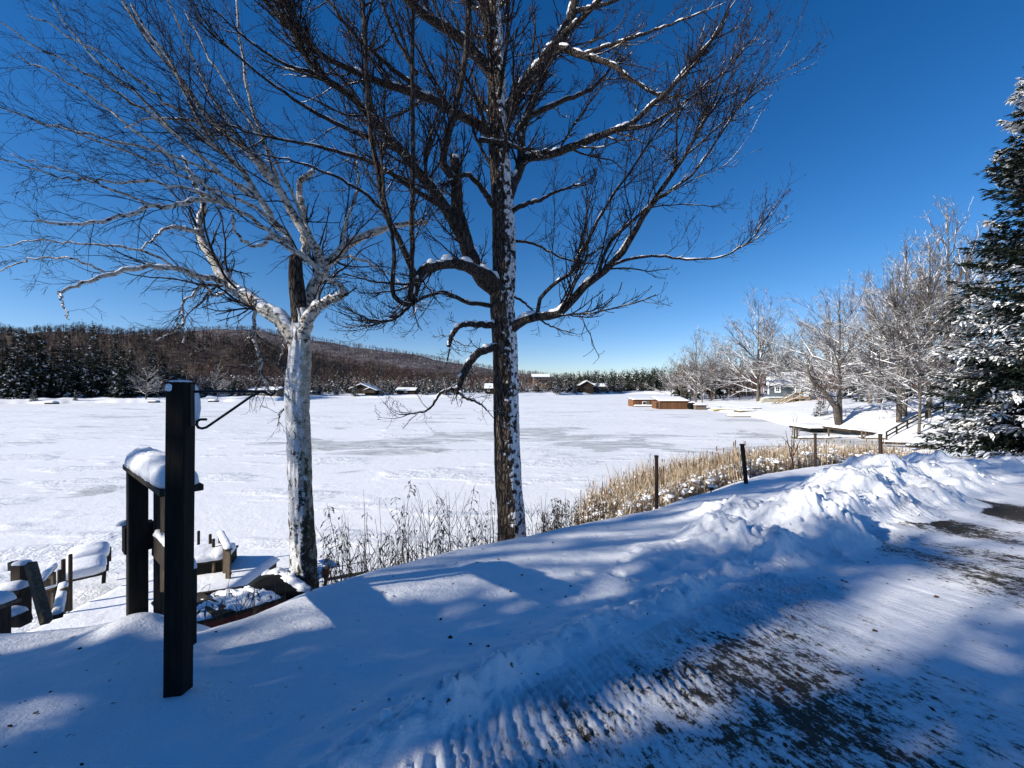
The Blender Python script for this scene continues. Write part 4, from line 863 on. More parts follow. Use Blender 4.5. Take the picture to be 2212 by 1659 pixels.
low = grow(rng, BLP[25:32], BLR[25:32], 9, .3, 1, .8, .8, .15, .6, 8, .2, -.05, .35, .0018, .5, keep=lambda D: D[:, 1] > 3)
lowb = grow(rng, low[0], low[1], 9, .1, 1, .7, .5, .05, .25, 5, .25, -.04, .8, .0017, .7)
mesh_np('trunk', *tv, M_BTRUNK, birch)
dv, _, _ = trunk_mesh([pt(651, 700, 6.02), pt(643, 640, 6.04), pt(639, 590, 6.06), pt(640, 556, 6.1)], [r / 2 / F * 6 for r in (38, 31, 28, 25)], 40, 24, .012, 25); mesh_np('dark_stem', *dv, M_MLIMB, birch)
mesh_np('limbs', *tubes(BLP, BLR, 12), M_BLIMB, birch)
thick = l1R[:, 0] > .0075
mesh_np('branches', *tubes(l1P, l1R, 5), M_BTWIG, birch)
mesh_np('twigs', *cat_np([tubes(*lv2, 3), tubes(*lv3, 3), tubes(*low, 4), tubes(*lowb, 3)]), M_BTWIG, birch)
sn = snow_on(rng, BLP[:25], BLR[:25], 8, .8, nseg=6, hgt=.95)
fork = np.array([[list(pt(650, 724, 5.87)), list(pt(648, 708, 5.88)), list(pt(652, 695, 5.9)), list(pt(656, 684, 5.95))]]); sf = tubes(fork, np.array([[.03, .10, .085, .02]]), 12)
mesh_np('branch_snow', *cat_np([sn]), M_CAP, birch)
print('birch twigs', len(l1P), len(lv2[0]), len(lv3[0]))

# ------------------------------------------------------------------ bare trees of the far right bank
def bare_proto(seed, H, r0, fork, nl, spread, droop=0.0, dens=(3.0, 3.0, 2.0), lean=0.0, lowb=.2):
    g = np.random.RandomState(seed); n = 16
    z = np.linspace(-.4, H * .92, n); P = np.stack([lean * z + .02 * H * np.cumsum(g.normal(0, .14, n)), .02 * H * np.cumsum(g.normal(0, .14, n)), z], 1); P[:, :2] -= P[0, :2]
    R = np.interp(z / H, [-.1, 0, fork, fork + .15, 1], [r0 * 1.3, r0, r0 * .75, r0 * .42, r0 * .05])
    lim = []; lr_ = []
    for i in range(nl):
        t = lowb + (.95 - lowb) * ((i + g.rand() * .8) / nl) ** 1.15; f = t * (n - 1); j = int(f); b = P[j] * (1 - f + j) + P[min(j + 1, n - 1)] * (f - j); az = i * 2.4 + g.uniform(-.5, .5)
        ln = H * spread * (1.12 - .82 * t) * g.uniform(.75, 1.15); el = np.interp(t, [0, .4, 1], [.50, .85, 1.25]) + g.normal(0, .13) - droop * .75
        D = np.array([math.cos(az) * math.cos(el), math.sin(az) * math.cos(el), math.sin(el)]); q = [b]
        for k in range(11):
            q.append(q[-1] + D * ln / 11); D = D + g.normal(0, .07, 3) + np.array([0, 0, .05 - droop * .10]); D /= np.linalg.norm(D)
        lim.append(q); lr_.append(np.linspace(min(R[j] * .6, .012 + ln * .012), .010, 12))
    lP, lR = np.array(lim), np.array(lr_)
    a = grow(g, lP, lR, dens[0], .10, 1, .55, .5, .6, 3.4, 8, .09, .05 - droop * .09, .6, .011, .5)
    b = grow(g, a[0], a[1], dens[1], .08, 1, .58, .5, .35, 1.5, 5, .12, .05 - droop * .07, .7, .009, .6, cap=8)
    c = grow(g, b[0], b[1], dens[2], .1, 1, .6, .5, .2, .7, 3, .14, .05 - droop * .05, .8, .0075, .7, cap=5)
    return [('trunk', mesh_np('trunk', *tubes(P[None], R[None], 10), M_GREYB, link=False)),
            ('limbs', mesh_np('limbs', *cat_np([tubes(lP, lR, 6), tubes(*a, 4)]), M_FROST, link=False)), ('twigs', mesh_np('twigs', *cat_np([tubes(*b, 3), tubes(*c, 3)]), M_GTWIG, link=False))]
def place(proto, name, label, cat, loc, rz=0., sc=1., group=None):
    t = thing(name, label, cat, loc, rz, group); t.scale = (sc, sc, sc)
    for nm, me in proto:
        o = bpy.data.objects.new(nm, me); COL.objects.link(o); o.parent = t
    return t
PR = [bare_proto(31, 15, .20, .30, 30, .60, .16, lowb=.13), bare_proto(32, 15, .24, .30, 26, .68, .42, dens=(2.4, 2.0, 1.2), lowb=.16), bare_proto(33, 13, .15, .32, 24, .56, .16, lowb=.16), bare_proto(34, 17, .19, .45, 24, .40, lowb=.30), bare_proto(35, 12, .12, .35, 22, .52, .25)]
RT = [  # column, distance, prototype, turn, height scale, label
 (1451, 128, 2, .3, .80, 'snowy bare tree at left end of the right shore, left of the twin-trunked tree'), (1478, 122, 4, 1.2, .95, 'slim bare tree behind the brown boathouses, leaning over the lake'), (1503, 112, 2, 2.4, 1.12, 'bare tree directly above the brown boathouse roof, thicker of two'),
 (1517, 108, 4, .4, .92, 'thin bare tree just right of the boathouse tree pair'), (1545, 125, 0, 1.0, .92, 'bare tree behind the small brown crate on the right shore'), (1575, 135, 2, 3.0, 1.0, 'bare tree between the boathouses and the tall round-crowned tree'),
 (1637, 98, 0, 2.0, 1.45, 'tall round-crowned bare tree just left of the blue-grey house'), (1668, 120, 3, .7, 1.1, 'tall slender bare tree rising behind the blue-grey house roof'), (1600, 118, 4, 2.6, 1.1, 'small snow-laden tree left of the tall round-crowned one'),
 (1815, 44.5, 1, 1.1, .86, 'broad drooping snow-laden tree on the bank, right of the blue-grey house'), (1790, 86, 0, 2.2, 1.25, 'bare tree behind the blue-grey house on its right'), (1880, 62, 0, .2, 1.05, 'dark-trunked bare tree higher up the bank behind the broad drooping tree'),
 (1942, 40.5, 1, 3.6, .80, 'leaning snow-covered tree clump beside the bank stairs, left stem'), (1955, 41.5, 3, .9, .95, 'straight grey tree in the clump beside the bank stairs'), (1985, 36.5, 4, 2.0, .80, 'thin dark-stemmed tree closest to the right bank steps'),
 (2004, 40, 3, 2.6, .95, 'thick-stemmed tall bare tree just left of the big spruce'), (2050, 46, 3, 4.2, 1.18, 'tall bare tree showing above the left flank of the big spruce'), (1730, 105, 2, 1.4, 1.25, 'bare tree above the house deck stairs'), (1990, 60, 0, 5.2, 1.1, 'wide bare tree behind the bank stairs, upslope'),
 (1900, 52, 1, 5.0, .90, 'drooping snowy tree between the broad tree and the stair clump'), (2100, 40, 1, 2.9, .95, 'snowy tree half hidden behind the big spruce')]
for px, Y, k, rz, s, lab in RT:
    x = colx(px, Y); s *= 1.42 if px < 1610 else 1.22; place(PR[k], 'bare_tree', lab, 'tree', (x, Y, right_z(x, Y) - .1), rz, s, 'bare trees on the right shore')
# leaning pale stem beside the broad tree
b_ = Vector((colx(1811, 44.3), 44.3, right_z(colx(1811, 44.3), 44.3) - .2)); lt_ = thing('leaning_tree', 'pale leaning trunk crossing in front of the house, beside the broad drooping tree', 'tree', b_)
mb = MB(); mb.tube([b_, pt(1805, 880, 44.2), pt(1787, 855, 44.0), pt(1763, 832, 43.8), pt(1748, 810, 43.5), pt(1742, 785, 43)], [.30, .27, .25, .21, .15, .06], 10); mb.build('trunk', M_GREYB, lt_)
g = np.random.RandomState(8); lp = np.array([smooth([b_, pt(1787, 855, 44.0), pt(1763, 832, 43.8), pt(1742, 785, 43)], 12)]); ga = grow(g, lp, np.full((1, 12), .15), 2.6, .45, 1, .8, .5, 1.5, 4.5, 8, .08, .02, .5, .02, .4); gb = grow(g, *ga, 2.2, .1, 1, .6, .4, .3, 1.4, 5, .13, .0, .7, .009, .6)
mesh_np('branches', *cat_np([tubes(*ga, 5), tubes(*gb, 3)]), M_FROST, lt_)

# ------------------------------------------------------------------ spruces
def kites(B, D, Nn, ln, wd, bend=.12):               # leaf-sized needle sprays: one bent quad each
    S = nrm(np.cross(D, Nn)); mid = B + D * (ln * .45)[:, None]; tip = B + D * ln[:, None] - Nn * (ln * bend)[:, None]
    V = np.stack([B, mid + S * wd[:, None] * .5, tip, mid - S * wd[:, None] * .5], 1); n = len(B)
    return V.reshape(-1, 3), np.arange(4 * n).reshape(n, 4)
def spruce_geo(seed, H, Rb, nwh, nb, dens, spl, snow=.45, droop=.25, base=.04, pw=.85, up=.18, jit=.4, clump=False):
    g = np.random.RandomState(seed)
    zz = np.repeat(np.linspace(base, .985, nwh), nb) + g.normal(0, jit / nwh, nwh * nb); M = len(zz); zz = np.clip(zz, .01, .99)
    az = g.uniform(0, 2 * np.pi, M); ln = Rb * (1 - zz) ** pw * g.uniform(.72, 1.08, M) + .12
    n = 6; u = np.linspace(0, 1, n); dirh = np.stack([np.cos(az), np.sin(az), 0 * az], 1)
    dr = droop * (1.15 - zz)
    P = dirh[:, None] * (ln[:, None] * u)[:, :, None]; P[:, :, 2] = zz[:, None] * H + ln[:, None] * (-dr[:, None] * u + up * u ** 2.5 + .25 * zz[:, None] * u)
    R = (.012 + .010 * ln)[:, None] * (1 - .8 * u)[None]
    cnt = np.maximum(4, (ln * dens).astype(int)); bi = np.repeat(np.arange(M), cnt); m = len(bi)
    t = g.uniform(.12, 1, m) ** .8; f = t * (n - 1); i = np.minimum(f.astype(int), n - 2); w_ = (f - i)[:, None]
    B = P[bi, i] * (1 - w_) + P[bi, i + 1] * w_; T = nrm(P[bi, i + 1] - P[bi, i]); side = nrm(np.cross(T, [0, 0, 1.])) * np.where(g.rand(m) < .5, 1, -1)[:, None]
    lat = np.clip(ln[bi] * .30 * (1 - t * .55), .05, .9)                        # secondary shoots spread the needles sideways
    off = g.rand(m) ** .8; B = B + side * (lat * off)[:, None] + T * (lat * off * .55)[:, None]; B[:, 2] -= lat * off * .22
    D = nrm(T * g.uniform(.3, 1, m)[:, None] + side * g.uniform(.2, 1.0, m)[:, None] + g.normal(0, .22, (m, 3)) + np.array([0, 0, -.18])); Nn = nrm(np.array([0, 0, 1.]) + g.normal(0, .38, (m, 3)))
    sl = spl * g.uniform(.6, 1.25, m)
    nd = kites(B, D, Nn, sl, sl * .34)
    bs = g.rand(M); pr = snow * 1.6 * (bs[bi] > .25) * (.35 + .9 * t) * (.35 + .65 * np.clip(fbm(B[:, 0] * 1.3 + B[:, 2] * .7, B[:, 1] * 1.3 + B[:, 2], 2, seed) + .55, 0, 1.3))
    if clump: pr = pr * sst(-.02, .16, fbm(B[:, 0] * .9 + B[:, 2] * .3 + 9, B[:, 1] * .9 + B[:, 2] * 1.1, 3, seed + 5)) * 2.2
    k = g.rand(m) < pr
    Bs = B[k] + np.array([0, 0, .035]) + D[k] * .02; Ns = nrm(Nn[k] * .35 + np.array([0, 0, 1.]) + g.normal(0, .15, (k.sum(), 3)))
    S1 = kites(Bs, D[k], Ns, sl[k] * 1.0, sl[k] * .40, .18); S2 = kites(Bs - np.array([0, 0, .03]) + D[k] * .05, nrm(D[k] + g.normal(0, .3, D[k].shape)), Ns, sl[k] * .8, sl[k] * .5, .3)
    z = np.linspace(-.5, H, 12); TP = np.stack([0 * z, 0 * z, z], 1); tr = tubes(TP[None], np.interp(z, [-.5, H], [.018 * H + .03, .01])[None], 9)
    return dict(trunk=cat_np([tr]), branches=tubes(P, R, 4), foliage=nd, snow=cat_np([S1, S2]))
def spruce_proto(*a, **k):
    G = spruce_geo(*a, **k); ms = dict(trunk=M_TRUNKD, branches=M_TRUNKD, foliage=M_NEEDLE, snow=M_SNOW)
    return [(nm, mesh_np(nm, *G[nm], ms[nm], smooth=False, link=False)) for nm in ('trunk', 'branches', 'foliage', 'snow')]
bigp = spruce_proto(61, 20.2, 5.0, 50, 13, 58, .27, snow=.27, droop=.50, base=.012, pw=.72, up=.30, jit=.22, clump=True)
bx_, by_ = colx(2345, 16.5), 16.5
place(bigp, 'spruce_tree', 'huge dark spruce with snow on its boughs at the right edge of the photo', 'tree', (bx_, by_, near_z(bx_, by_) - .1), .4)
smp = spruce_proto(62, 1.9, .85, 12, 7, 16, .22, snow=.25, droop=.05, base=.06)
sx_, sy_ = colx(1772, 50), 50.; place(smp, 'spruce_tree', 'small young spruce alone on the snowy bank below the house', 'tree', (sx_, sy_, right_z(sx_, sy_)), 0)
FS = [spruce_proto(71, 16, 2.3, 34, 7, 9, .75, snow=.13, droop=.4), spruce_proto(72, 14, 2.7, 30, 7, 9, .75, snow=.10, droop=.4), spruce_proto(73, 17, 2.0, 36, 6, 9, .7, snow=.12, droop=.45)]
FSW = [spruce_proto(74, 16, 2.3, 34, 7, 8, .75, snow=.32, droop=.4), spruce_proto(75, 14, 2.7, 30, 7, 8, .75, snow=.26, droop=.4), spruce_proto(76, 17, 2.0, 36, 6, 8, .7, snow=.30, droop=.45)]
LS = [(5, 9, 15.2, 1), (22, 17, 14.5, 2), (38, 8, 17.2, 0), (56, 13, 18.0, 2), (76, 9, 16.5, 1), (92, 17, 16.0, 0), (118, 12, 13.5, 1), (146, 10, 17.4, 2), (170, 16, 14.0, 0), (202, 9, 17.2, 0), (222, 13, 13.0, 1), (247, 11, 15.6, 2), (262, 8, 13.2, 1), (283, 13, 13.8, 0), (330, 10, 13.6, 2), (352, 14, 12.0, 1)]
ORD = ['first', 'second', 'third', 'fourth', 'fifth', 'sixth', 'seventh', 'eighth', 'ninth', 'tenth', 'eleventh', 'twelfth', 'thirteenth', 'fourteenth', 'fifteenth', 'sixteenth', 'seventeenth', 'eighteenth', 'nineteenth', 'twentieth']
for i, (px, d, H, k) in enumerate(LS):
    Y = float(far_shore_Y(px)) + d; z = float(far_height(np.array(float(px)), np.array(Y))); h0 = (16, 14, 17)[k]
    place(FS[k], 'spruce_tree', f'snow-dusted spruce of the dark left-shore stand, {ORD[i]} from the left edge', 'tree', (colx(px, Y), Y, z - .2), i * 1.3, H * 1.2 / h0, 'spruces on the left shore')
YS = [(73, 2.5, 3.6, 1, 'small bare-looking brown conifer at the lake edge, left of the other young one'), (163, 2.5, 3.3, 0, 'small frosted conifer at the lake edge below the spruce stand'), (690, 7, 6.2, 1, 'snowy conifer right of the birch trunk on the far shore'), (727, 5, 6.0, 0, 'short white-dusted conifer left of the far dark cabin'), (766, 3, 6.2, 1, 'broad snowy conifer in front of the far dark cabin'), (826, 4, 7.0, 2, 'snowy conifer just right of the far dark cabin'),
      (843, 6, 6.8, 1, 'second snowy conifer right of the far dark cabin'), (915, 5, 7.5, 0, 'snow-dusted conifer between far cabin and maple trunk, leftmost of three'), (945, 7, 9.5, 2, 'snow-dusted conifer between far cabin and maple trunk, tallest of three'), (965, 4, 6.5, 1, 'snow-dusted conifer nearest the maple trunk on the far shore'),
      (1200, 5, 10.5, 1, 'wide snowy conifer right of the hillside house on the far shore'), (1222, 6, 12.5, 2, 'tall snowy conifer left of the far gabled house'), (1242, 3, 9, 0, 'snowy conifer directly left of the far gabled house'), (1290, 4, 10, 1, 'snowy conifer directly right of the far gabled house'), (1310, 4, 12, 0, 'dark snowy conifer second right of the far gabled house'), (1335, 4, 11, 1, 'dark conifer at the far right end of the far shore')]
for i, (px, d, H, k, lab) in enumerate(YS):
    Y = float(far_shore_Y(px)) + d; z = float(far_height(np.array(float(px)), np.array(Y))); h0 = (16, 14, 17)[k]
    t = place(FSW[k], 'conifer_tree', lab, 'tree', (colx(px, Y), Y, z - .2), i * 2.1, H / h0, 'small conifers along the far shore'); t.scale = (H / h0 * 1.35, H / h0 * 1.35, H / h0)
place(PR[4], 'bare_tree', 'pale many-stemmed bare tree on the far left shore above the plant hook', 'tree', (colx(470, 134), 134, 1.2), 1.0, .95)
place(PR[1], 'bare_tree', 'wide drooping brown tree on the far shore left of the tall post', 'tree', (colx(315, 128), 128, .9), .5, .75)

# ------------------------------------------------------------------ woods of the hills: masses nobody could count
def woods(name, label, px, Y, z, H, rs, nbr=11, cols=((.13, .10, .085), (.20, .16, .14)), conifer=0, snow=0, wd=.17, red=.25):
    n = len(px); B = np.stack([(px - CX) / F * Y, Y, z], 1); Vs, Fs, Cs = [], [], []
    c0, c1 = np.array(cols[0]), np.array(cols[1]); u = rs.rand(n, 1); cc = c0 * (1 - u) + c1 * u; cc = np.where(rs.rand(n, 1) < red, cc * np.array([1.25, .85, .8]), cc)
    isc = rs.rand(n) < conifer
    k = ~isc; m = k.sum()
    if m:
        b, h = B[k], H[k]; w0 = wd * 1.1
        a = rs.uniform(0, np.pi, m); s = np.stack([np.cos(a), np.sin(a), 0 * a], 1)
        Vt = np.stack([b - s * w0, b + s * w0, b + s * w0 * .2 + np.array([0, 0, 1.]) * h[:, None] * .9, b - s * w0 * .2 + np.array([0, 0, 1.]) * h[:, None] * .9], 1); Vs.append(Vt.reshape(-1, 3)); Cs.append(np.repeat(cc[k] * .9, 4, 0))
        bb = np.repeat(np.arange(m), nbr); q = len(bb); t = rs.uniform(.28, .92, q); az = rs.uniform(0, 2 * np.pi, q); el = rs.uniform(.35, 1.25, q); ln = h[bb] * (1.05 - t) * rs.uniform(.35, .8, q)
        D = np.stack([np.cos(az) * np.cos(el), np.sin(az) * np.cos(el), np.sin(el)], 1); st = b[bb] + np.array([0, 0, 1.]) * (h[bb] * t)[:, None]; sd = nrm(np.cross(D, rs.normal(0, 1, (q, 3))))
        e = st + D * ln[:, None]; Vb = np.stack([st - sd * wd * .45, st + sd * wd * .45, e + sd * wd * .55, e - sd * wd * .55], 1)
        Vs.append(Vb.reshape(-1, 3)); cb = cc[k][bb] * rs.uniform(.7, 1.35, (q, 1)); sn_ = rs.rand(q, 1) < snow; cb = np.where(sn_, np.array([.62, .62, .65]), cb); Cs.append(np.repeat(cb, 4, 0))
    m = isc.sum()
    if m:
        b, h = B[isc], H[isc]; nk = 34; bb = np.repeat(np.arange(m), nk); q = len(bb); t = rs.uniform(.08, .98, q); az = rs.uniform(0, 2 * np.pi, q); r = h[bb] * .20 * (1 - t) ** .8 * rs.uniform(.3, 1, q)
        D = np.stack([np.cos(az), np.sin(az), 0 * az - .35], 1); st = b[bb] + np.array([0, 0, 1.]) * (h[bb] * t)[:, None] + np.stack([np.cos(az) * r * .3, np.sin(az) * r * .3, 0 * az], 1); ln = np.maximum(r * 1.1, .25) + .3
        v, f = kites(st, nrm(D), nrm(np.array([0, 0, 1.]) + rs.normal(0, .5, (q, 3))), ln, ln * .8 + .25); Vs.append(v)
        cg = np.array([.030, .044, .030]) * rs.uniform(.6, 1.4, (q, 1)); sn_ = rs.rand(q, 1) < snow * .8; Cs.append(np.repeat(np.where(sn_, np.array([.70, .71, .75]), cg), 4, 0))
    V = np.concatenate(Vs); o = mesh_np(name, V, np.arange(len(V)).reshape(-1, 4), M_VCOL, smooth=False, col=np.concatenate(Cs)); return tag(o, label, 'woods', None, 'stuff')
rs = np.random.RandomState(91)
def scatter(n, px0, px1, d0, d1, pw=1.0):
    px = rs.uniform(px0, px1, n); d = d0 + (d1 - d0) * rs.rand(n) ** pw; Y = far_shore_Y(px) + d; return px, Y, far_height(px, Y)
px, Y, z = scatter(8500, -420, 1420, 26, 215); H = rs.uniform(3.5, 9, len(px)) * (1 + .5 * fbm(px * .02, Y * .03, 3, 40)); woods('hillside_forest', 'bare brown forest covering the hill behind the far shore', px, Y, z - .3, H, rs, 15, cols=((.060, .045, .038), (.105, .08, .068)), conifer=.08, snow=.02, wd=.10, red=.4)
px, Y, z = scatter(1500, 350, 1400, 9, 34); H = rs.uniform(3, 9, len(px)); woods('shore_woods', 'snowy mixed thicket along the far shore', px, Y, z - .2, H, rs, 14, cols=((.12, .09, .08), (.24, .20, .17)), conifer=.35, snow=.20, wd=.07, red=.4)
px, Y, z = scatter(420, -420, 400, 11, 30); H = rs.uniform(7, 13, len(px)); woods('dark_shore_woods', 'dense dark woods behind the left shore spruces', px, Y, z - .2, H, rs, 12, cols=((.04, .033, .03), (.08, .065, .055)), conifer=.75, snow=.04, wd=.09)
px, Y, z = scatter(420, 1190, 1470, 14, 70); H = np.interp(px, [1190, 1260, 1320, 1400, 1470], [9, 14, 15, 17, 17]) * rs.uniform(.7, 1.12, len(px)); woods('pine_woods', 'dark green pine woods at the far end of the lake', px, Y, z, H, rs, 12, conifer=.85, snow=.06, wd=.12)
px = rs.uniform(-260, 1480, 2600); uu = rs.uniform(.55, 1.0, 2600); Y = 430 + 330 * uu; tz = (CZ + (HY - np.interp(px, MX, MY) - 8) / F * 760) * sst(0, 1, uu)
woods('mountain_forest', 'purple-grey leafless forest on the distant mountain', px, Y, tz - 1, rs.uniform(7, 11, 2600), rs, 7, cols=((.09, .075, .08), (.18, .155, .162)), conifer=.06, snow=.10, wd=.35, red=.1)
Yb = rs.uniform(112, 175, 900); pxb = rs.uniform(1400, 2300, 900); xb = colx(pxb, Yb); zb = right_height(xb, Yb); k = zb > .3
woods('bank_woods', 'brown leafless woods behind the right-shore trees', pxb[k], Yb[k], zb[k] - .3, rs.uniform(6, 14, 900)[k], rs, 16, cols=((.10, .075, .06), (.22, .17, .14)), conifer=.18, snow=.12, wd=.13, red=.3)
Yb = rs.uniform(66, 108, 240); pxb = rs.uniform(1760, 2350, 240); xb = colx(pxb, Yb); zb = right_height(xb, Yb)
woods('upslope_woods', 'dim brown thicket at the top of the right bank', pxb, Yb, zb - .3, rs.uniform(4, 9, 240), rs, 22, cols=((.08, .06, .05), (.18, .14, .12)), conifer=.2, snow=.25, wd=.07, red=.4)
# evergreens out of frame behind the camera, whose shade falls over the foreground
G = spruce_geo(95, 15, 3.0, 30, 7, 7, .95, snow=.2, droop=.4)
gv, gf = cat_np([G['trunk'], G['branches'], G['foliage'], G['snow']])
nsn = len(G['snow'][0]); fc = np.tile([.03, .045, .032], (len(gv), 1)); fc[-nsn:] = (.8, .8, .82)
sv = np.array((SUN_DIR.x, SUN_DIR.y)); nv2 = np.array((-sv[1], sv[0])) * -1     # nv2 points away from the camera, across the light
if nv2[1] < 0: nv2 = -nv2
GROVE = [(12, 2.5, .54), (12.6, 2.05, .44), (11.5, .85, .50), (13, .0, .54), (12, -.9, .56), (14, -2.2, .7), (16, -3.7, .9), (13, -5.5, .8)]
BAREG = [(22, 4.9, 1.3, PR[3], 1.1, 2), (19, 5.8, 1.25, PR[4], 2., 2), (20, 2.5, 1.0, PR[2], 2.6, 2), (23, .2, 1.1, PR[3], .6, 2)]
parts, cols_ = [], []
def rot_at(v_, t, nn, s, a, z=3.4):
    bxy = sv * t + nv2 * nn; c, s_ = math.cos(a), math.sin(a); Rm = np.array([[c, -s_, 0], [s_, c, 0], [0, 0, 1]]); return v_ @ Rm.T * s + np.array([bxy[0], bxy[1], z])
for (t, nn, s) in GROVE: parts.append((rot_at(gv, t, nn, s, nn * 2.1 + t), gf)); cols_.append(fc)
for (t, nn, s, pr, a, np_) in BAREG:
    for nm, me in pr[:np_]:
        vv = np.empty(len(me.vertices) * 3); me.vertices.foreach_get('co', vv); ff = np.empty(len(me.loops), int); me.loops.foreach_get('vertex_index', ff)
        parts.append((rot_at(vv.reshape(-1, 3), t, nn, s, a), ff.reshape(-1, 4))); cols_.append(np.tile([.12, .10, .085], (len(me.vertices), 1)))
gvv, gff = cat_np(parts); o = mesh_np('spruce_grove', gvv, gff, M_VCOL, smooth=False, col=np.concatenate(cols_)); tag(o, 'grove of spruces and bare trees beside the driveway that shades the foreground', 'woods', None, 'stuff')

# ------------------------------------------------------------------ cattail marsh, dry weeds, saplings, litter
rs = np.random.RandomState(17)
MARSH = [(2.3, 12.5), (2.9, 15.2), (4.2, 18.2), (7.2, 21.2), (10.5, 23.5), (15.0, 26.5), (21, 29.5), (25, 30.0), (27.5, 27.5), (24, 23.0), (16.6, 18.6), (11.5, 15.8), (8.6, 13.6), (6.2, 12.0), (4.4, 10.6), (3.2, 10.6)]
def in_marsh(n, pg=MARSH, ex=0.):
    X_ = rs.uniform(2, 28, n * 5); Y_ = 10 + 21 * rs.rand(n * 5) ** 1.15; k = inside(X_ + .8 * fbm(X_ * .6, Y_ * .6, 3, 4), Y_ + 1.1 * fbm(X_ * .6, Y_ * .6, 3, 6), pg); return X_[k][:n], Y_[k][:n]
X_, Y_ = in_marsh(30000); n = len(X_); zg = np.maximum(near_height(X_, Y_)[0], 0)
patchy = .5 + .5 * fbm(X_ * .5, Y_ * .5, 3, 14); hh = rs.uniform(.55, 1.65, n) * (.72 + .4 * patchy) * np.interp(Y_, [10, 13, 18, 22, 27], [.62, .8, 1, .9, .62]); az = rs.uniform(0, 2 * np.pi, n); lean = rs.uniform(.02, .45, n) * hh; bent = rs.rand(n) < .38
D = np.stack([np.cos(az), np.sin(az), 0 * az], 1); B = np.stack([X_, Y_, zg], 1); wv = np.stack([-np.sin(az + .8), np.cos(az + .8), 0 * az], 1) * rs.uniform(.006, .016, (n, 1))
p1 = B + D * (lean * .3)[:, None] + np.array([0, 0, 1.]) * (hh * .55)[:, None]
p2 = np.where(bent[:, None], p1 + D * (hh * .42)[:, None] + np.array([0, 0, 1.]) * (hh * rs.uniform(-.35, .1, n))[:, None], B + D * lean[:, None] + np.array([0, 0, 1.]) * hh[:, None])
Vc = np.stack([B - wv, B + wv, p1 + wv * .8, p1 - wv * .8, p2 + wv * .25, p2 - wv * .25], 1).reshape(-1, 3); q = np.arange(n)[:, None] * 6; Fc = np.concatenate([q + [0, 1, 2, 3], q + [3, 2, 4, 5]])
u = rs.rand(n, 1); cb = np.array([.34, .235, .145]) * (1 - u) + np.array([.62, .51, .37]) * u; cb = np.where(rs.rand(n, 1) < .28, cb * .4, cb)
cf = np.repeat(cb, 6, 0); parts = [(Vc, Fc)]; cs = [cf]
k = rs.choice(n, 650, replace=False); st = np.stack([B[k], B[k] + np.array([0, 0, 1.]) * (hh[k] * 1.0 + .12)[:, None]], 1); v, f = tubes(st, np.full((650, 2), .006), 3); parts.append((v, f)); cs.append(np.tile([.34, .25, .14], (len(v), 1)))
hd = np.stack([st[:, 1] - [0, 0, .16], st[:, 1] - [0, 0, .14], st[:, 1] - [0, 0, .01], st[:, 1]], 1); v, f = tubes(hd, np.tile([.005, .016, .016, .004], (650, 1)), 5); parts.append((v, f)); cs.append(np.tile([.11, .065, .035], (len(v), 1)))
v, f = cat_np(parts); o = mesh_np('cattails', v, f, M_VCOL, smooth=False, col=np.concatenate(cs)); tag(o, 'dense tan cattail marsh along the near lake edge', 'cattails', None, 'stuff')
X2, Y2 = in_marsh(15000); n2 = len(X2); z2 = np.maximum(near_height(X2, Y2)[0], 0)     # snow caught among the stalks
ico = bmesh.new(); bmesh.ops.create_icosphere(ico, subdivisions=1, radius=1); iv = np.array([v.co for v in ico.verts]); if_ = np.array([[v.index for v in f.verts] for f in ico.faces]); ico.free()
sz = rs.uniform(.016, .056, n2) * np.where(rs.rand(n2) < .1, 1.8, 1); cen = np.stack([X2, Y2, z2 + rs.uniform(0, .72, n2) * np.interp(Y2, [10, 14], [.5, 1])], 1); sv3 = np.stack([sz * rs.uniform(.9, 1.7, n2), sz * rs.uniform(.9, 1.7, n2), sz * rs.uniform(.55, 1.0, n2)], 1)
Vb = iv[None] * sv3[:, None] * rs.uniform(.5, 1.5, (n2, len(iv), 1)) + cen[:, None]
o = mesh_np('marsh_snow', Vb.reshape(-1, 3), (if_[None] + np.arange(n2)[:, None, None] * len(iv)).reshape(-1, 3), M_SNOW); tag(o, 'clumps of snow caught in the cattail stalks', 'snow', None, 'stuff')

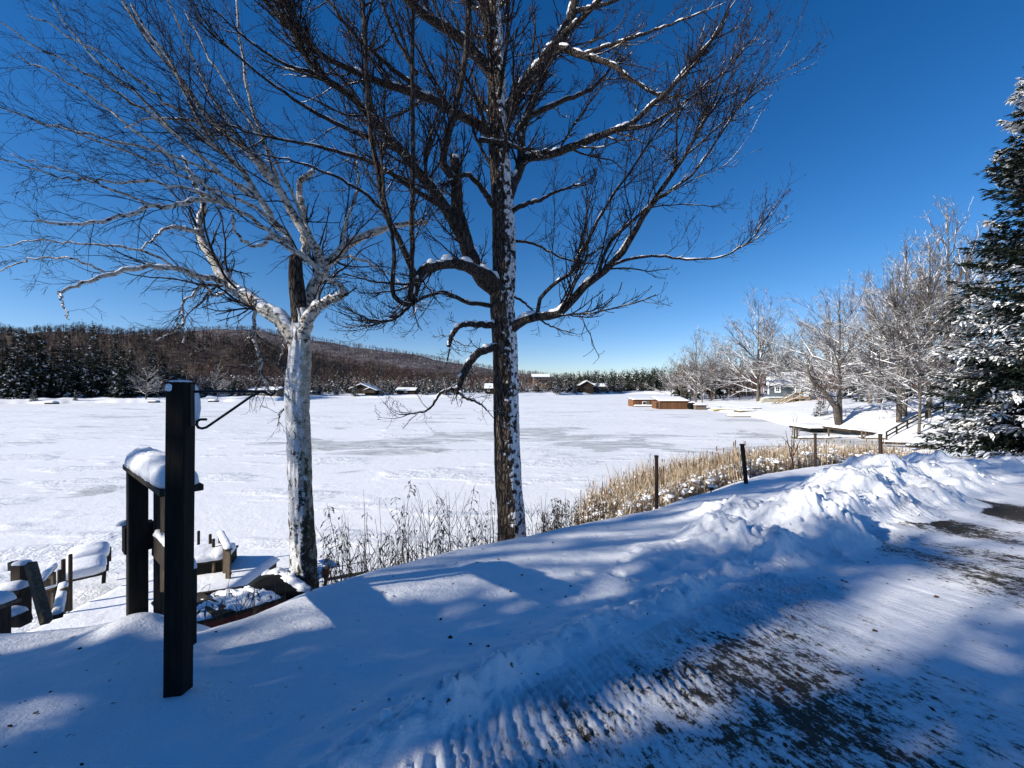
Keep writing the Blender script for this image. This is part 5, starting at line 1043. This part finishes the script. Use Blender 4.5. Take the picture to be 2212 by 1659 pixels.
M_WEED = m_flat('dry_weed_stem', (.10, .075, .05), .85, .1, .4, 8)
def weed_geo(g, b, H, kind):
    b = np.array(b); parts = []; n = 9; t = np.linspace(0, 1, n)[:, None]; ln = np.array([g.normal(0, .09), g.normal(0, .06), 1.]) * H; P = b + ln * t + np.array([1, .3, 0]) * (g.normal(0, .06) * H * t ** 2); parts.append(tubes(P[None], np.linspace(.0042, .0016, n)[None], 4))
    if kind == 'gold':
        m = int(16 * H + 6); tt = g.uniform(.25, 1, m); i = np.minimum((tt * (n - 1)).astype(int), n - 2); B = P[i] + (P[i + 1] - P[i]) * (tt * (n - 1) - i)[:, None]; az = g.uniform(0, 2 * np.pi, m)
        L_ = g.uniform(.05, .12, m) * np.interp(tt, [.25, .8, 1], [.9, 1, .5]); q = np.linspace(0, 1, 5); D = np.stack([np.cos(az), np.sin(az), 0 * az], 1)
        C = B[:, None] + D[:, None] * (L_[:, None] * q)[:, :, None]; C[:, :, 2] += L_[:, None] * (.5 * q - 1.1 * q ** 2)[None]; parts.append(tubes(C, np.tile(np.linspace(.0022, .0012, 5), (m, 1)), 3))
        kv, kf = kites(C[:, 3], nrm(C[:, 4] - C[:, 3]), nrm(g.normal(0, 1, (m, 3))), np.full(m, .045), np.full(m, .016)); parts.append((kv, kf))
        kv, kf = kites(C[:, 2], nrm(D + [0, 0, -.6]), nrm(g.normal(0, 1, (m, 3))), np.full(m, .05), np.full(m, .014)); parts.append((kv, kf))
    elif kind == 'fork':
        m = 6; tt = g.uniform(.3, .75, m); i = (tt * (n - 1)).astype(int); az = np.where(g.rand(m) < .5, 0, np.pi) + g.normal(0, .4, m); L_ = H * g.uniform(.25, .55, m); q = np.linspace(0, 1, 6); D = np.stack([np.cos(az) * .5, np.sin(az) * .5, .95 + 0 * az], 1)
        C = P[i][:, None] + D[:, None] * (L_[:, None] * q)[:, :, None] + g.normal(0, .004, (m, 6, 3)); parts.append(tubes(C, np.tile(np.linspace(.003, .0014, 6), (m, 1)), 3))
    return parts
rs = np.random.RandomState(33); parts = []
def weed_pos(px, out):                                 # behind the bank crest, on the slope to the lake
    y = np.interp(px, [415, 560, 700, 850, 1000, 1140, 1300, 1420], [1370, 1322, 1265, 1222, 1185, 1155, 1122, 1096]); X0, Y0 = plan(px, y); Y = Y0 + out; X1 = colx(px, Y); return (X1, Y, max(near_z(X1, Y), 0) - .03)
for i in range(400):
    px = rs.choice([rs.uniform(690, 1075), rs.uniform(1140, 1330), rs.uniform(560, 640), rs.uniform(430, 560), rs.uniform(1150, 1300)], p=[.52, .22, .05, .05, .16]); out = rs.uniform(.35, 2.6)
    b = weed_pos(px, out); H = rs.uniform(.55, 1.35) * (1 if px > 640 else .55) * (.75 if out < .9 else 1) * (.7 if px > 1140 else 1); parts += weed_geo(rs, b, H, rs.choice(['gold', 'fork', 'plain'], p=[.34, .26, .40]))
v, f = cat_np(parts); o = mesh_np('dry_weeds', v, f, M_WEED); tag(o, 'thin dry weeds along the snowy bank edge', 'weeds', None, 'stuff')
def single_weed(name, label, px, out, H, kind, seed):
    b = weed_pos(px, out); g = np.random.RandomState(seed); o = mesh_np(name, *cat_np(weed_geo(g, b, H, kind)), M_WEED); return tag(o, label, 'weed', 'tall single weeds on the bank')
single_weed('goldenrod_stalk', 'tallest dried goldenrod stalk midway between birch and maple, with drooping side tufts', 832, 1.5, 1.55, 'gold', 3)
single_weed('forked_weed', 'dry stem forking into a wide V, right of the tallest goldenrod', 903, 1.1, 1.2, 'fork', 9)
single_weed('weed_stalk', 'tall bare stem rising close against the left side of the maple trunk', 1062, 1.3, 1.6, 'plain', 12)
sap = thing('sapling', 'thin bare reddish sapling with upright shoots in front of the marsh dock', 'sapling', (colx(1712, 14.4), 14.4, 1.6))
g = np.random.RandomState(4); sb = [([(1712, 1012), (1710, 970), (1712, 930), (1714, 905)], 2.8), ([(1713, 1010), (1714, 960), (1718, 925), (1722, 900)], 2.4), ([(1711, 995), (1703, 960), (1697, 930)], 2.4), ([(1714, 985), (1722, 965), (1731, 945)], 2.2), ([(1712, 975), (1700, 955), (1690, 944)], 1.8)]
sP = np.array([smooth([pt(a, b, 14.4) for a, b in l], 10) for l, w0 in sb]); sR = np.array([np.linspace(w0, .8, 10) / 2 / F * 14.4 for l, w0 in sb])
a = grow(g, sP, sR, 1.2, .3, 1, .5, .4, .15, .6, 6, .08, .1, .6, .004, .5); mesh_np('stems', *cat_np([tubes(sP, sR, 6), tubes(*a, 4)]), M_STAKE, sap)
# fallen leaves and twigs on the driveway and the snow
rs = np.random.RandomState(51); n = 900; lx = rs.uniform(-3, 7, n); ly = rs.uniform(1.5, 7.5, n); lz_, lsd = near_height(lx, ly); k = (lsd > .1) | (rs.rand(n) < .38); lx, ly, lz_ = lx[k], ly[k], lz_[k]; n = len(lx)
az = rs.uniform(0, 2 * np.pi, n); Bq = np.stack([lx, ly, lz_ + .006], 1); Dq = np.stack([np.cos(az), np.sin(az), rs.normal(.1, .2, n)], 1); ll = rs.uniform(.012, .045, n)
v, f = kites(Bq, nrm(Dq), nrm(np.array([0, 0, 1.]) + rs.normal(0, .3, (n, 3))), ll, ll * rs.choice([.12, .5, .7], n), .2); u = rs.rand(n, 1); o = mesh_np('leaf_litter', v, f, M_VCOL, smooth=False, col=np.repeat(np.array([.05, .025, .014]) * (1 - u) + np.array([.12, .055, .028]) * u, 4, 0)); tag(o, 'scattered dead leaves and twigs on the driveway', 'leaves', None, 'stuff')

# loose clods of ploughed snow
rs = np.random.RandomState(77); n = 16000; x_ = rs.uniform(-.6, 12, n); y_ = rs.uniform(1.5, 12, n); z_, sd_ = near_height(x_, y_); h_ = near_height.heap
k = rs.rand(n) < (np.exp(-((sd_ + .18) / .14) ** 2) * .55 + sst(.05, .2, h_) * .16 + .012 * ((sd_ > 0) & (sd_ < .7))); x_, y_, z_ = x_[k], y_[k], z_[k]; n = len(x_)
sz = .006 + .032 * rs.rand(n) ** 3.5; sv3 = sz[:, None] * rs.uniform(.7, 1.4, (n, 3)); lump = rs.uniform(.72, 1.2, (n, len(iv), 1))
Vb = iv[None] * sv3[:, None] * lump + np.stack([x_, y_, z_ + sz * .35], 1)[:, None]
o = mesh_np('snow_clods', Vb.reshape(-1, 3), (if_[None] + np.arange(n)[:, None, None] * len(iv)).reshape(-1, 3), M_SNOW); tag(o, 'loose clods of snow along the ploughed edge and heaps', 'snow', None, 'stuff')

# ------------------------------------------------------------------ buildings
def frame_of(root, rz): return None
def gable(name, label, x, y, z, w_, d_, h_, rise, rz, wall, ridge='x', over=.35, snow=.18, roofm=None, base=0.0, cat='house', group=None):
    """body w_ x d_ x h_, front face towards local -y; ridge along local x or y"""
    t = thing(name, label, cat, (x, y, z), rz, group)
    mb = MB(); W2, D2 = w_ / 2, d_ / 2
    if ridge == 'x': prof = [(-W2, -D2, -base), (-W2, D2, -base), (-W2, D2, h_), (-W2, 0, h_ + rise), (-W2, -D2, h_)]; mb.prism(prof, (w_, 0, 0))
    else: prof = [(-W2, -D2, -base), (W2, -D2, -base), (W2, -D2, h_), (0, -D2, h_ + rise), (-W2, -D2, h_)]; mb.prism(prof, (0, d_, 0))
    mb.build('wall', wall, t, world=False)
    a = D2 if ridge == 'x' else W2; sl = rise / a; e = a + over; th = .12
    for nm, mat, off, tk, ov in (('roof', roofm or M_DARKB, .01, th, 0), ('roof_snow', M_CAP, .01 + th + .004, snow, -.04)):
        mb = MB(); ee = e + ov; lo, hi = h_ - sl * (ee - a) + off, h_ + rise + off
        sec = [(-ee, lo), (0, hi), (ee, lo), (ee, lo + tk * .8), (0, hi + tk), (-ee, lo + tk * .8)]
        if ridge == 'x': mb.prism([(-W2 - over - ov, s, zz) for s, zz in sec], (w_ + 2 * over + 2 * ov, 0, 0))
        else: mb.prism([(s, -D2 - over - ov, zz) for s, zz in sec], (0, d_ + 2 * over + 2 * ov, 0))
        mb.build(nm, mat, t, world=False)
    return t
def window(t, x, z, ww, hh, y, name='window', fr=.12, frm=None, bars=True):
    mb = MB(); mb.box((x, y - .03, z), (ww + 2 * fr, .06, hh + 2 * fr), None, .005); f = mb.build(name, frm or M_WHITE, t, world=False)
    mb = MB(); mb.box((x, y - .065, z), (ww, .02, hh)); g = mb.build('pane', M_GLASS, f, world=False); 
    if bars: mb = MB(); mb.box((x, y - .082, z), (.06, .012, hh)); mb.box((x, y - .0825, z), (ww, .012, .06)); mb.build('muntin', frm or M_WHITE, f, world=False)
    return f
# blue-grey house
hy = 95.0; hx0, hx1 = colx(1661, hy), colx(1747, hy); hz = CZ - (852 - HY) / F * hy; wall_h = 2.35
hw = 8.5; hr = math.radians(-30)
hs = gable('blue_house', 'blue-grey house with white trim and snowy roof above a wooden deck', (hx0 + hx1) / 2 - math.sin(hr) * 3.2, hy + math.cos(hr) * 3.2, hz, hw, 6.4, wall_h, 2.7, hr, M_SIDING, 'x', .3, .25, base=3.2)
Dh = -3.2
for px, wpx, hpx in ((1681, 6, 9), (1722, 6, 9)): window(hs, (colx(px, hy) - (hx0 + hx1) / 2) * .88, 1.2, wpx / F * hy, hpx / F * hy * 1.0, Dh, fr=.28)
for s in (-1, 1):
    mb = MB(); mb.box((s * hw / 2 - s * .15, Dh - .03, wall_h / 2), (.3, .06, wall_h)); mb.build('corner_trim', M_WHITE, hs, world=False)
mb = MB(); mb.box((0, Dh - .33, wall_h - .12), (hw + .5, .06, .2)); mb.build('fascia', M_WHITE, hs, world=False)
mb = MB(); mb.box(((colx(1741, hy) - (hx0 + hx1) / 2) * .86, Dh - .04, 1.05), (1.25, .08, 2.1)); d_ = mb.build('door', M_WHITE, hs, world=False)
mb = MB(); mb.box(((colx(1741, hy) - (hx0 + hx1) / 2) * .86, Dh - .09, 1.25), (.7, .02, 1.1)); mb.build('pane', M_GLASS, d_, world=False)
dkt = thing('house_deck', 'new yellow lumber deck with a straight stair running down to the yard', 'deck', (colx(1728, 91), 91, 1.0))
dY = 89.4
def hh_(px, py, Y=dY): return pt(px, py, Y)
mb = MB(); a_, b_ = hh_(1714, 860), hh_(1748, 860); mb.box((a_ + b_) / 2 + Vector((0, 1.0, 0)), ((b_ - a_).x, 2.6, .25)); mb.build('platform', M_NEWW, dkt)
for px in (1714, 1728, 1747):
    mb = MB(); q = hh_(px, 848); r_ = hh_(px, 878); mb.bar(r_, q, .16, .16, up=(0, 1, 0)); mb.build('post', M_NEWW, dkt)
mb = MB(); mb.bar(hh_(1712, 848), hh_(1748, 848), .12, .14); mb.bar(hh_(1712, 854), hh_(1748, 854), .08, .1); mb.build('railing', M_NEWW, dkt)
mb = MB(); q = (hh_(1735, 856) + hh_(1745, 848)) / 2 + Vector((0, -.2, 0)); mb.box(q, (1.1, .06, .95)); mb.build('white_panel', M_WHITE, dkt)
st0, st1 = hh_(1713, 862), hh_(1650, 897, 82)
for dy in (0, 1.2):
    mb = MB(); mb.bar(st0 + Vector((0, dy, -.1)), st1 + Vector((0, dy, -.1)), .10, .32); mb.build('stringer', M_NEWW, dkt)
    mb = MB(); mb.bar(st0 + Vector((0, dy, 1.05)), st1 + Vector((0, dy, .85)), .10, .13); mb.bar(st0 + Vector((0, dy, .55)), st1 + Vector((0, dy, .42)), .06, .10)
    for i in range(5): p = st0.lerp(st1, i / 4 * .98 + .01) + Vector((0, dy, 0)); mb.bar(p + Vector((0, 0, -.4)), p + Vector((0, 0, 1.0 - .2 * i / 4)), .12, .12, up=(0, 1, 0))
    mb.build('stair_railing', M_NEWW, dkt)
mb = MB()
for i in range(14): p = st0.lerp(st1, (i + .5) / 14); mb.box(p + Vector((0, .6, .02)), (.42, 1.1, .05))
mb.build('tread', M_NEWW, dkt)
mb = MB()
for i in range(14): p = st0.lerp(st1, (i + .5) / 14); mb.box(p + Vector((0, .6, .09)), (.40, 1.0, .09), None, .03)
mb.build('tread_snow', M_CAP, dkt)
mb = MB(); mb.box(hh_(1738, 868) + Vector((0, 1.5, 0)), (2.4, .1, 1.0)); mb.build('lattice', M_WOODH, dkt)
pg = thing('pergola', 'brown timber pergola frame standing right of the house deck', 'pergola', (colx(1764, 90), 90, 1.0)); pY = 90.
for px in (1752, 1759, 1765, 1775):
    mb = MB(); mb.bar(pt(px, 876, pY), pt(px, 834 if px < 1770 else 846, pY), .22, .22, up=(0, 1, 0)); mb.build('post', M_REDB if px != 1752 else M_NEWW, pg)
mb = MB(); mb.bar(pt(1746, 846, pY), pt(1784, 846, pY), .2, .16); mb.bar(pt(1750, 837, pY), pt(1768, 837, pY), .2, .16); mb.build('beam', M_NEWW, pg)
sw = thing('stone_wall', 'pale stone block retaining wall in the snow below the blue-grey house', 'wall', (colx(1665, 92), 92, 1))
mb = MB(); mb.prism([pt(1642, 873, 91), pt(1652, 859, 91), pt(1690, 859, 91), pt(1712, 859, 91), pt(1712, 876, 91)], (0, 1.2, 0)); mb.build('blocks', M_STONE, sw, world=True)
mb = MB(); loaf(mb, pt(1652, 859, 91.4), pt(1712, 859, 91.4), 1.3, .22, seed=60, n=20, ends=.4); mb.build('wall_snow', M_CAP, sw)

# boathouses on the ice
def shed(name, label, px0, px1, yt, yb, Y, dpt, mat, rz=0.0, cat='boathouse', slope=.1, snow=.2):
    x0, x1 = colx(px0, Y), colx(px1, Y); z1 = CZ - (yt - HY) / F * Y; z0 = CZ - (yb - HY) / F * Y; w_ = x1 - x0; h_ = z1 - z0
    t = thing(name, label, cat, ((x0 + x1) / 2, Y + dpt / 2, z0), rz)
    mb = MB(); mb.prism([(-w_ / 2, -dpt / 2, -.1), (w_ / 2, -dpt / 2, -.1), (w_ / 2, -dpt / 2, h_), (-w_ / 2, -dpt / 2, h_)], (0, dpt, 0)); mb.build('wall', mat, t, world=False)
    mb = MB(); mb.prism([(-w_ / 2 - .2, -dpt / 2 - .25, h_ + .004), (-w_ / 2 - .2, dpt / 2 + .2, h_ + slope * dpt), (-w_ / 2 - .2, dpt / 2 + .2, h_ + slope * dpt + .08), (-w_ / 2 - .2, -dpt / 2 - .25, h_ + .1)], (w_ + .4, 0, 0)); mb.build('roof', M_REDB, t, world=False)
    mb = MB(); slab(mb, -w_ / 2 - .18, w_ / 2 + .18, -dpt / 2 - .22, dpt / 2 + .18, lambda x, y: h_ + .1 + (slope + .0) * (y + dpt / 2 + .25) * 1.0, snow, 16, 10, 3, .25, .2); mb.build('roof_snow', M_CAP, t, world=False)
    return t, w_, h_
b2, w2, h2 = shed('brown_boathouse', 'brown board boathouse with a snowy roof, right and nearer of the two on the ice', 1425, 1490, 867, 884, 88, 5.0, M_BOATB, slope=.14, snow=.22)
for s in (-1, 1): mb = MB(); mb.box((s * (w2 / 2 - .08), -2.53, h2 / 2), (.18, .06, h2)); mb.build('corner_board', M_REDB, b2, world=False)
mb = MB(); mb.box((-w2 / 2 - .03, -1.2, h2 * .45), (.06, 1.3, h2 * .8)); mb.build('side_door', M_DARKB, b2, world=False)
b1, w1, h1 = shed('brown_boathouse', 'low brown boathouse with one window and a white float, left of the pair', 1368, 1430, 864, 878, 99, 4.5, M_BOATB, slope=.06, snow=.16)
window(b1, colx(1392, 99) - colx(1399, 99), h1 * .52, .75, .55, -2.25, fr=.14, bars=False)
mb = MB(); mb.box((colx(1400, 99) - colx(1399, 99), -2.29, h1 * .62), (.95, .05, .85)); mb.build('notice_board', M_WOODH, b1, world=False)
for x in (-2.3, 1.6): mb = MB(); mb.box((x, -2.29, h1 * .5), (.5, .05, h1 * .7)); mb.build('shutter', M_REDB, b1, world=False)
mb = MB(); mb.box((-.1, -2.75, .03), (w1 * .98, .9, .2)); mb.build('float', M_DARKB, b1, world=False)
mb = MB(); slab(mb, -.1 - w1 * .49, -.1 + w1 * .49, -3.2, -2.3, .13, .32, 20, 6, 5, .2, .2); mb.build('float_snow', M_CAP, b1, world=False)
cr, wc, hc = shed('plank_crate', 'low tan plank crate on the ice beside the boathouses', 1503, 1526, 876, 885, 86, 1.6, M_WOODH, cat='crate', snow=.12, slope=.02)
tb = thing('barrel_float', 'dark round float lying between the nearer boathouse and the tan crate', 'float', (colx(1497, 87), 87, .5))
mb = MB(); c_ = Vector((colx(1496, 87), 87, .75)); rings = [[c_ + Vector((math.cos(a) * r, yy, math.sin(a) * r)) for a in np.arange(14) * 2 * math.pi / 14] for yy, r in ((0, .35), (-.0, .72), (.25, .78), (1.2, .78), (1.3, .7))]; mb.loft(rings); mb.build('drum', M_TARP, tb)
mb = MB(); loaf(mb, c_ + Vector((0, .1, .74)), c_ + Vector((0, 1.25, .74)), 1.0, .14, seed=61, n=10, ends=.3); mb.build('snow', M_CAP, tb)

# canoe, rafts, docks on the right
cn = boat('teal_canoe', 'teal green canoe lying on the snowy bank right of the boathouses', 'canoe', pt(1538, 884, 84), pt(1556, 878, 88), .9, .35, (M_PLASTIC, M_PLASTIC))
def raft(name, label, px0, px1, y0, Y, dpt, thick=.25, mat=None, snow=.25, z=None, group=None, cat='raft', tilt=0):
    x0, x1 = colx(px0, Y), colx(px1, Y); z0 = CZ - (y0 - HY) / F * Y if z is None else z
    t = thing(name, label, cat, ((x0 + x1) / 2, Y + dpt / 2, z0), 0, group); w_ = x1 - x0; t.rotation_euler = (0, tilt, 0)
    mb = MB(); mb.box((0, 0, thick / 2), (w_, dpt, thick), None, .02); mb.build('frame', mat or M_GRASSY, t, world=False)
    mb = MB(); slab(mb, -w_ / 2, w_ / 2, -dpt / 2, dpt / 2, thick, snow, 18, 8, int(px0) % 7, .3, .25); mb.build('raft_snow', M_CAP, t, world=False); return t
raft('dock_section', 'long yellowish dock section lying on snow, left of the stacked pair', 1547, 1592, 886.5, 80, 2.4, .3, m_flat('yellowed_planks', (.45, .36, .17), .8, .1), .2, None, 'dock sections stored on the bank', 'dock section')
raft('dock_section', 'upper dock section of the stacked pair on the bank', 1600, 1634, 892, 72, 2.2, .42, M_GRASSY, .30, None, 'dock sections stored on the bank', 'dock section')
raft('dock_section', 'lower dock section of the stacked pair, at the ice edge', 1583, 1622, 903, 65.5, 2.2, .30, M_GRASSY, .25, None, 'dock sections stored on the bank', 'dock section')
raft('dock_section', 'flat dock section behind the stacked pair below the stair', 1606, 1646, 884, 76, 1.6, .2, M_WOODD, .18, None, 'dock sections stored on the bank', 'dock section')
raft('swim_platform', 'flat snow-covered swim platform raised over the ice beyond the cattails', 1749, 1822, 930, 43, 3.2, .24, M_POST, .30, None, None, 'platform')
raft('swim_raft', 'tilted snow-covered raft leaning on the bank beyond the cattails', 1838, 1908, 938, 39.5, 4.2, .26, M_WOODD, .26, None, None, 'raft', .12)
ld = thing('long_dock', 'long low plank dock with snow on top beyond the cattails', 'dock', (colx(1800, 38.5), 38.5, 0))
for p0_, p1_, q0, q1 in ((1717, 1790, 944, 951), (1788, 1862, 943, 950), (1862, 1915, 944, 951)):
    Y = 38.5 if p0_ != 1788 else 39.5; a_, b_ = pt(p0_, (q0 + q1) / 2, Y), pt(p1_, (q0 + q1) / 2 + 1, Y); mb = MB(); mb.bar(a_, b_, 1.1, (q1 - q0) / F * Y); mb.build('plank_section', M_GRASSY, ld)
    mb = MB(); loaf(mb, a_ + Vector((0, 0, .16)), b_ + Vector((0, 0, .16)), 1.15, .17, seed=p0_ % 13, n=24, ends=.3); mb.build('dock_snow', M_CAP, ld)
for px, yt in ((1716, 921), (1722, 926), (1790, 926), (1862, 930), (1870, 934)):
    mb = MB(); mb.bar(pt(px, 950, 38.2), pt(px, yt, 38.2), .12, .12, up=(0, 1, 0)); mb.build('pile', M_WOODB, ld)
bs = thing('bank_stairs', 'dark wooden stairs with handrails climbing the snowy right bank', 'stairs', (colx(1920, 38), 38, 1))
for a_, b_ in ((pt(1914, 934, 37.5), pt(1960, 908, 38.5)), (pt(1960, 908, 38.5), pt(2040, 868, 41)), (pt(1914, 943, 37.5), pt(1960, 917, 38.5)), (pt(1960, 917, 38.5), pt(2040, 878, 41))):
    mb = MB(); mb.bar(a_, b_, .10, .10); mb.build('handrail', M_WOODD, bs)
for px, y0, y1, Y in ((1915, 950, 933, 37.5), (1937, 940, 921, 38), (1960, 930, 907, 38.5), (2000, 915, 888, 39.8), (2038, 895, 868, 41)):
    mb = MB(); mb.bar(pt(px, y0, Y), pt(px, y1, Y), .10, .10, up=(0, 1, 0)); mb.build('rail_post', M_WOODD, bs)
mb = MB(); mb.bar(pt(1918, 950, 38), pt(2040, 889, 41.6), 1.0, .25); mb.build('tread_run', M_WOODD, bs)
mb = MB(); mb.bar(pt(1918, 947, 38.1), pt(2040, 886, 41.7), .8, .16); mb.build('tread_snow', M_CAP, bs)
for i, (px, py, Y, lab) in enumerate([(1932, 957, 33, 'half-buried dark plank in snow below the bank stairs, left one'), (1988, 965, 31, 'half-buried dark plank in snow below the bank stairs, right one')]):
    p = pt(px, py, Y); t = thing('buried_plank', lab, 'plank', p); mb = MB(); mb.bar(p + Vector((-.7, .3, .0)), p + Vector((.8, -.2, -.02)), .5, .18); mb.build('plank', M_WOODD, t); mb = MB(); loaf(mb, p + Vector((-.7, .4, .08)), p + Vector((.8, -.1, .06)), .5, .12, seed=i, ends=.2); mb.build('snow', M_CAP, t)
fnc = thing('low_fence', 'dark low fence with snow on its rails left of the blue-grey house', 'fence', (colx(1610, 112), 112, 2))
mb = MB(); Y = 112.
for k in (0, 1): mb.bar(pt(1588, 848 + 4 * k, Y), pt(1642, 846 + 4 * k, Y), .12, .2)
for i in range(8): px = 1588 + i * 7.7; mb.bar(pt(px, 857, Y), pt(px, 845, Y), .14, .14, up=(0, 1, 0))
mb.build('rails', M_WOODD, fnc)
mb = MB(); loaf(mb, pt(1588, 846.5, Y), pt(1642, 844.5, Y), .3, .16, seed=71, n=30, ends=.3); mb.build('rail_snow', M_CAP, fnc)

# cabins on the far shore
def far(px, d): Y = float(far_shore_Y(px)) + d; return colx(px, Y), Y, float(far_height(np.array(float(px)), np.array(Y)))
x, Y, z = far(780, 8); s = Y / F
c1 = gable('lake_cabin', 'dark wooden cabin with a wide snowy gable roof and porch, across the lake', x, Y + 4, z - .1, 44 * s, 8, 12 * s, 9 * s, 0, M_DARKB, 'y', .8, .35, base=1)
window(c1, -2.0, 1.3, 1.2, 1.0, -4, fr=.15, frm=M_WOODB); window(c1, 2.2, 1.3, 1.2, 1.0, -4, fr=.15, frm=M_WOODB)
x2, _, _ = far(803, 8)
c1b = gable('lake_cabin', 'smaller dark cabin wing with balcony, attached right of the wide gabled one', x2 + 1, Y - 1.5, z - .2, 22 * s, 5, 9 * s, 4.5 * s, 0, M_DARKB, 'y', .8, .35, base=1)
mb = MB(); mb.box((0, -3.6, 1.0), (24 * s, 1.6, .18)); mb.box((0, -4.35, 1.7), (24 * s, .08, .14)); mb.box((0, -4.35, 1.35), (24 * s, .06, .1)); mb.build('balcony', M_WOODB, c1b, world=False); window(c1b, 0, 1.6, 2.2, 1.0, -2.5, fr=.12, frm=M_WOODB)
x, Y, z = far(1060, 9); s = Y / F; c2 = gable('lake_cabin', 'dark cabin with steep snowy roof peeking out left of the maple trunk', x, Y, z, 22 * s, 7, 11 * s, 8 * s, 0, M_DARKB, 'x', .6, .4, base=1); window(c2, -1, 1.4, 1.0, .9, -3.5, fr=.12)
x, Y, z = far(880, 9); s = Y / F; c3 = gable('lake_shed', 'low snow-roofed shed between the wide cabin and the maple', x, Y, z, 38 * s, 6, 8 * s, 4 * s, 0, M_DARKB, 'x', .6, .35, base=1); window(c3, 0, 1.0, 1.2, .6, -3, fr=.1)
x, Y, z = far(1167, 24); s = Y / F; z = CZ - (825 - HY) / F * Y; c4 = gable('hillside_house', 'tan two-storey house with a flat-pitched snowy roof on the far hillside', x, Y, z, 30 * s, 9, 11 * s, 4 * s, 0, M_TANB, 'x', 1.2, .5, base=4)
for k in range(4): window(c4, (k - 1.5) * 7 * s, 7.5 * s, .9, 1.0, -4.5, fr=.12)
mb = MB(); mb.box((0, -5.4, 5.0 * s), (31 * s, 1.8, .2)); mb.build('balcony', M_WOODB, c4, world=False)
x, Y, z = far(1265, 8); s = Y / F; c5 = gable('lake_cabin', 'dark gabled house with snowy roof among conifers right of the maple', x, Y, z, 28 * s, 8, 15 * s, 8 * s, 0, M_DARKB, 'y', .8, .4, base=1); window(c5, 0, 2.2, 2.4, 1.2, -4, fr=.15, frm=M_WOODB)
x, Y, z = far(1283, 8); c6 = gable('lake_cabin', 'small snow-roofed outbuilding attached to right side of the far gabled house', x, Y + 1, z, 14 * s, 6, 12 * s, 5 * s, 0, M_DARKB, 'x', .6, .4, base=1)
x, Y, z = far(582, 12); s = Y / F; c7 = gable('lake_cabin', 'low grey cabin with a thick snowy roof behind the plant hook tip', x, Y, z, 56 * s, 7, 11 * s, 4 * s, 0, M_WOODH, 'x', .6, .45, base=1)
for k in range(5): window(c7, (k - 2) * 9 * s, 1.0, .8, .8, -3.5, fr=.1)
x, Y, z = far(1300, 10); c8 = gable('lake_cabin', 'pale snow-roofed cabin furthest right on the far shore', x, Y, z + .8, 20 * Y / F, 6, 9 * Y / F, 5 * Y / F, 0, M_WOODH, 'x', .6, .4, base=2)
for px, w_, lab in ((333, 18, 'snow-covered rowboat hull on the far ice left of the tall post'), (461, 17, 'snow-covered float on the far ice right of the tall post'), (112, 20, 'low snow-covered raft at the far left ice edge')):
    Y = float(far_shore_Y(px)) - 1.5; s = Y / F; x = colx(px, Y); t = thing('covered_float', lab, 'float', (x, Y, 0)); mb = MB(); mb.box((0, 0, .22), (w_ * s, 1.6, .4), None, .05); mb.build('hull', M_DARKB, t, world=False)
    mb = MB(); loaf(mb, Vector((-w_ * s / 2 - .1, 0, .42)), Vector((w_ * s / 2 + .1, 0, .42)), 1.8, .45, seed=px, n=16, ends=.6); mb.build('snow', M_CAP, t, world=False)
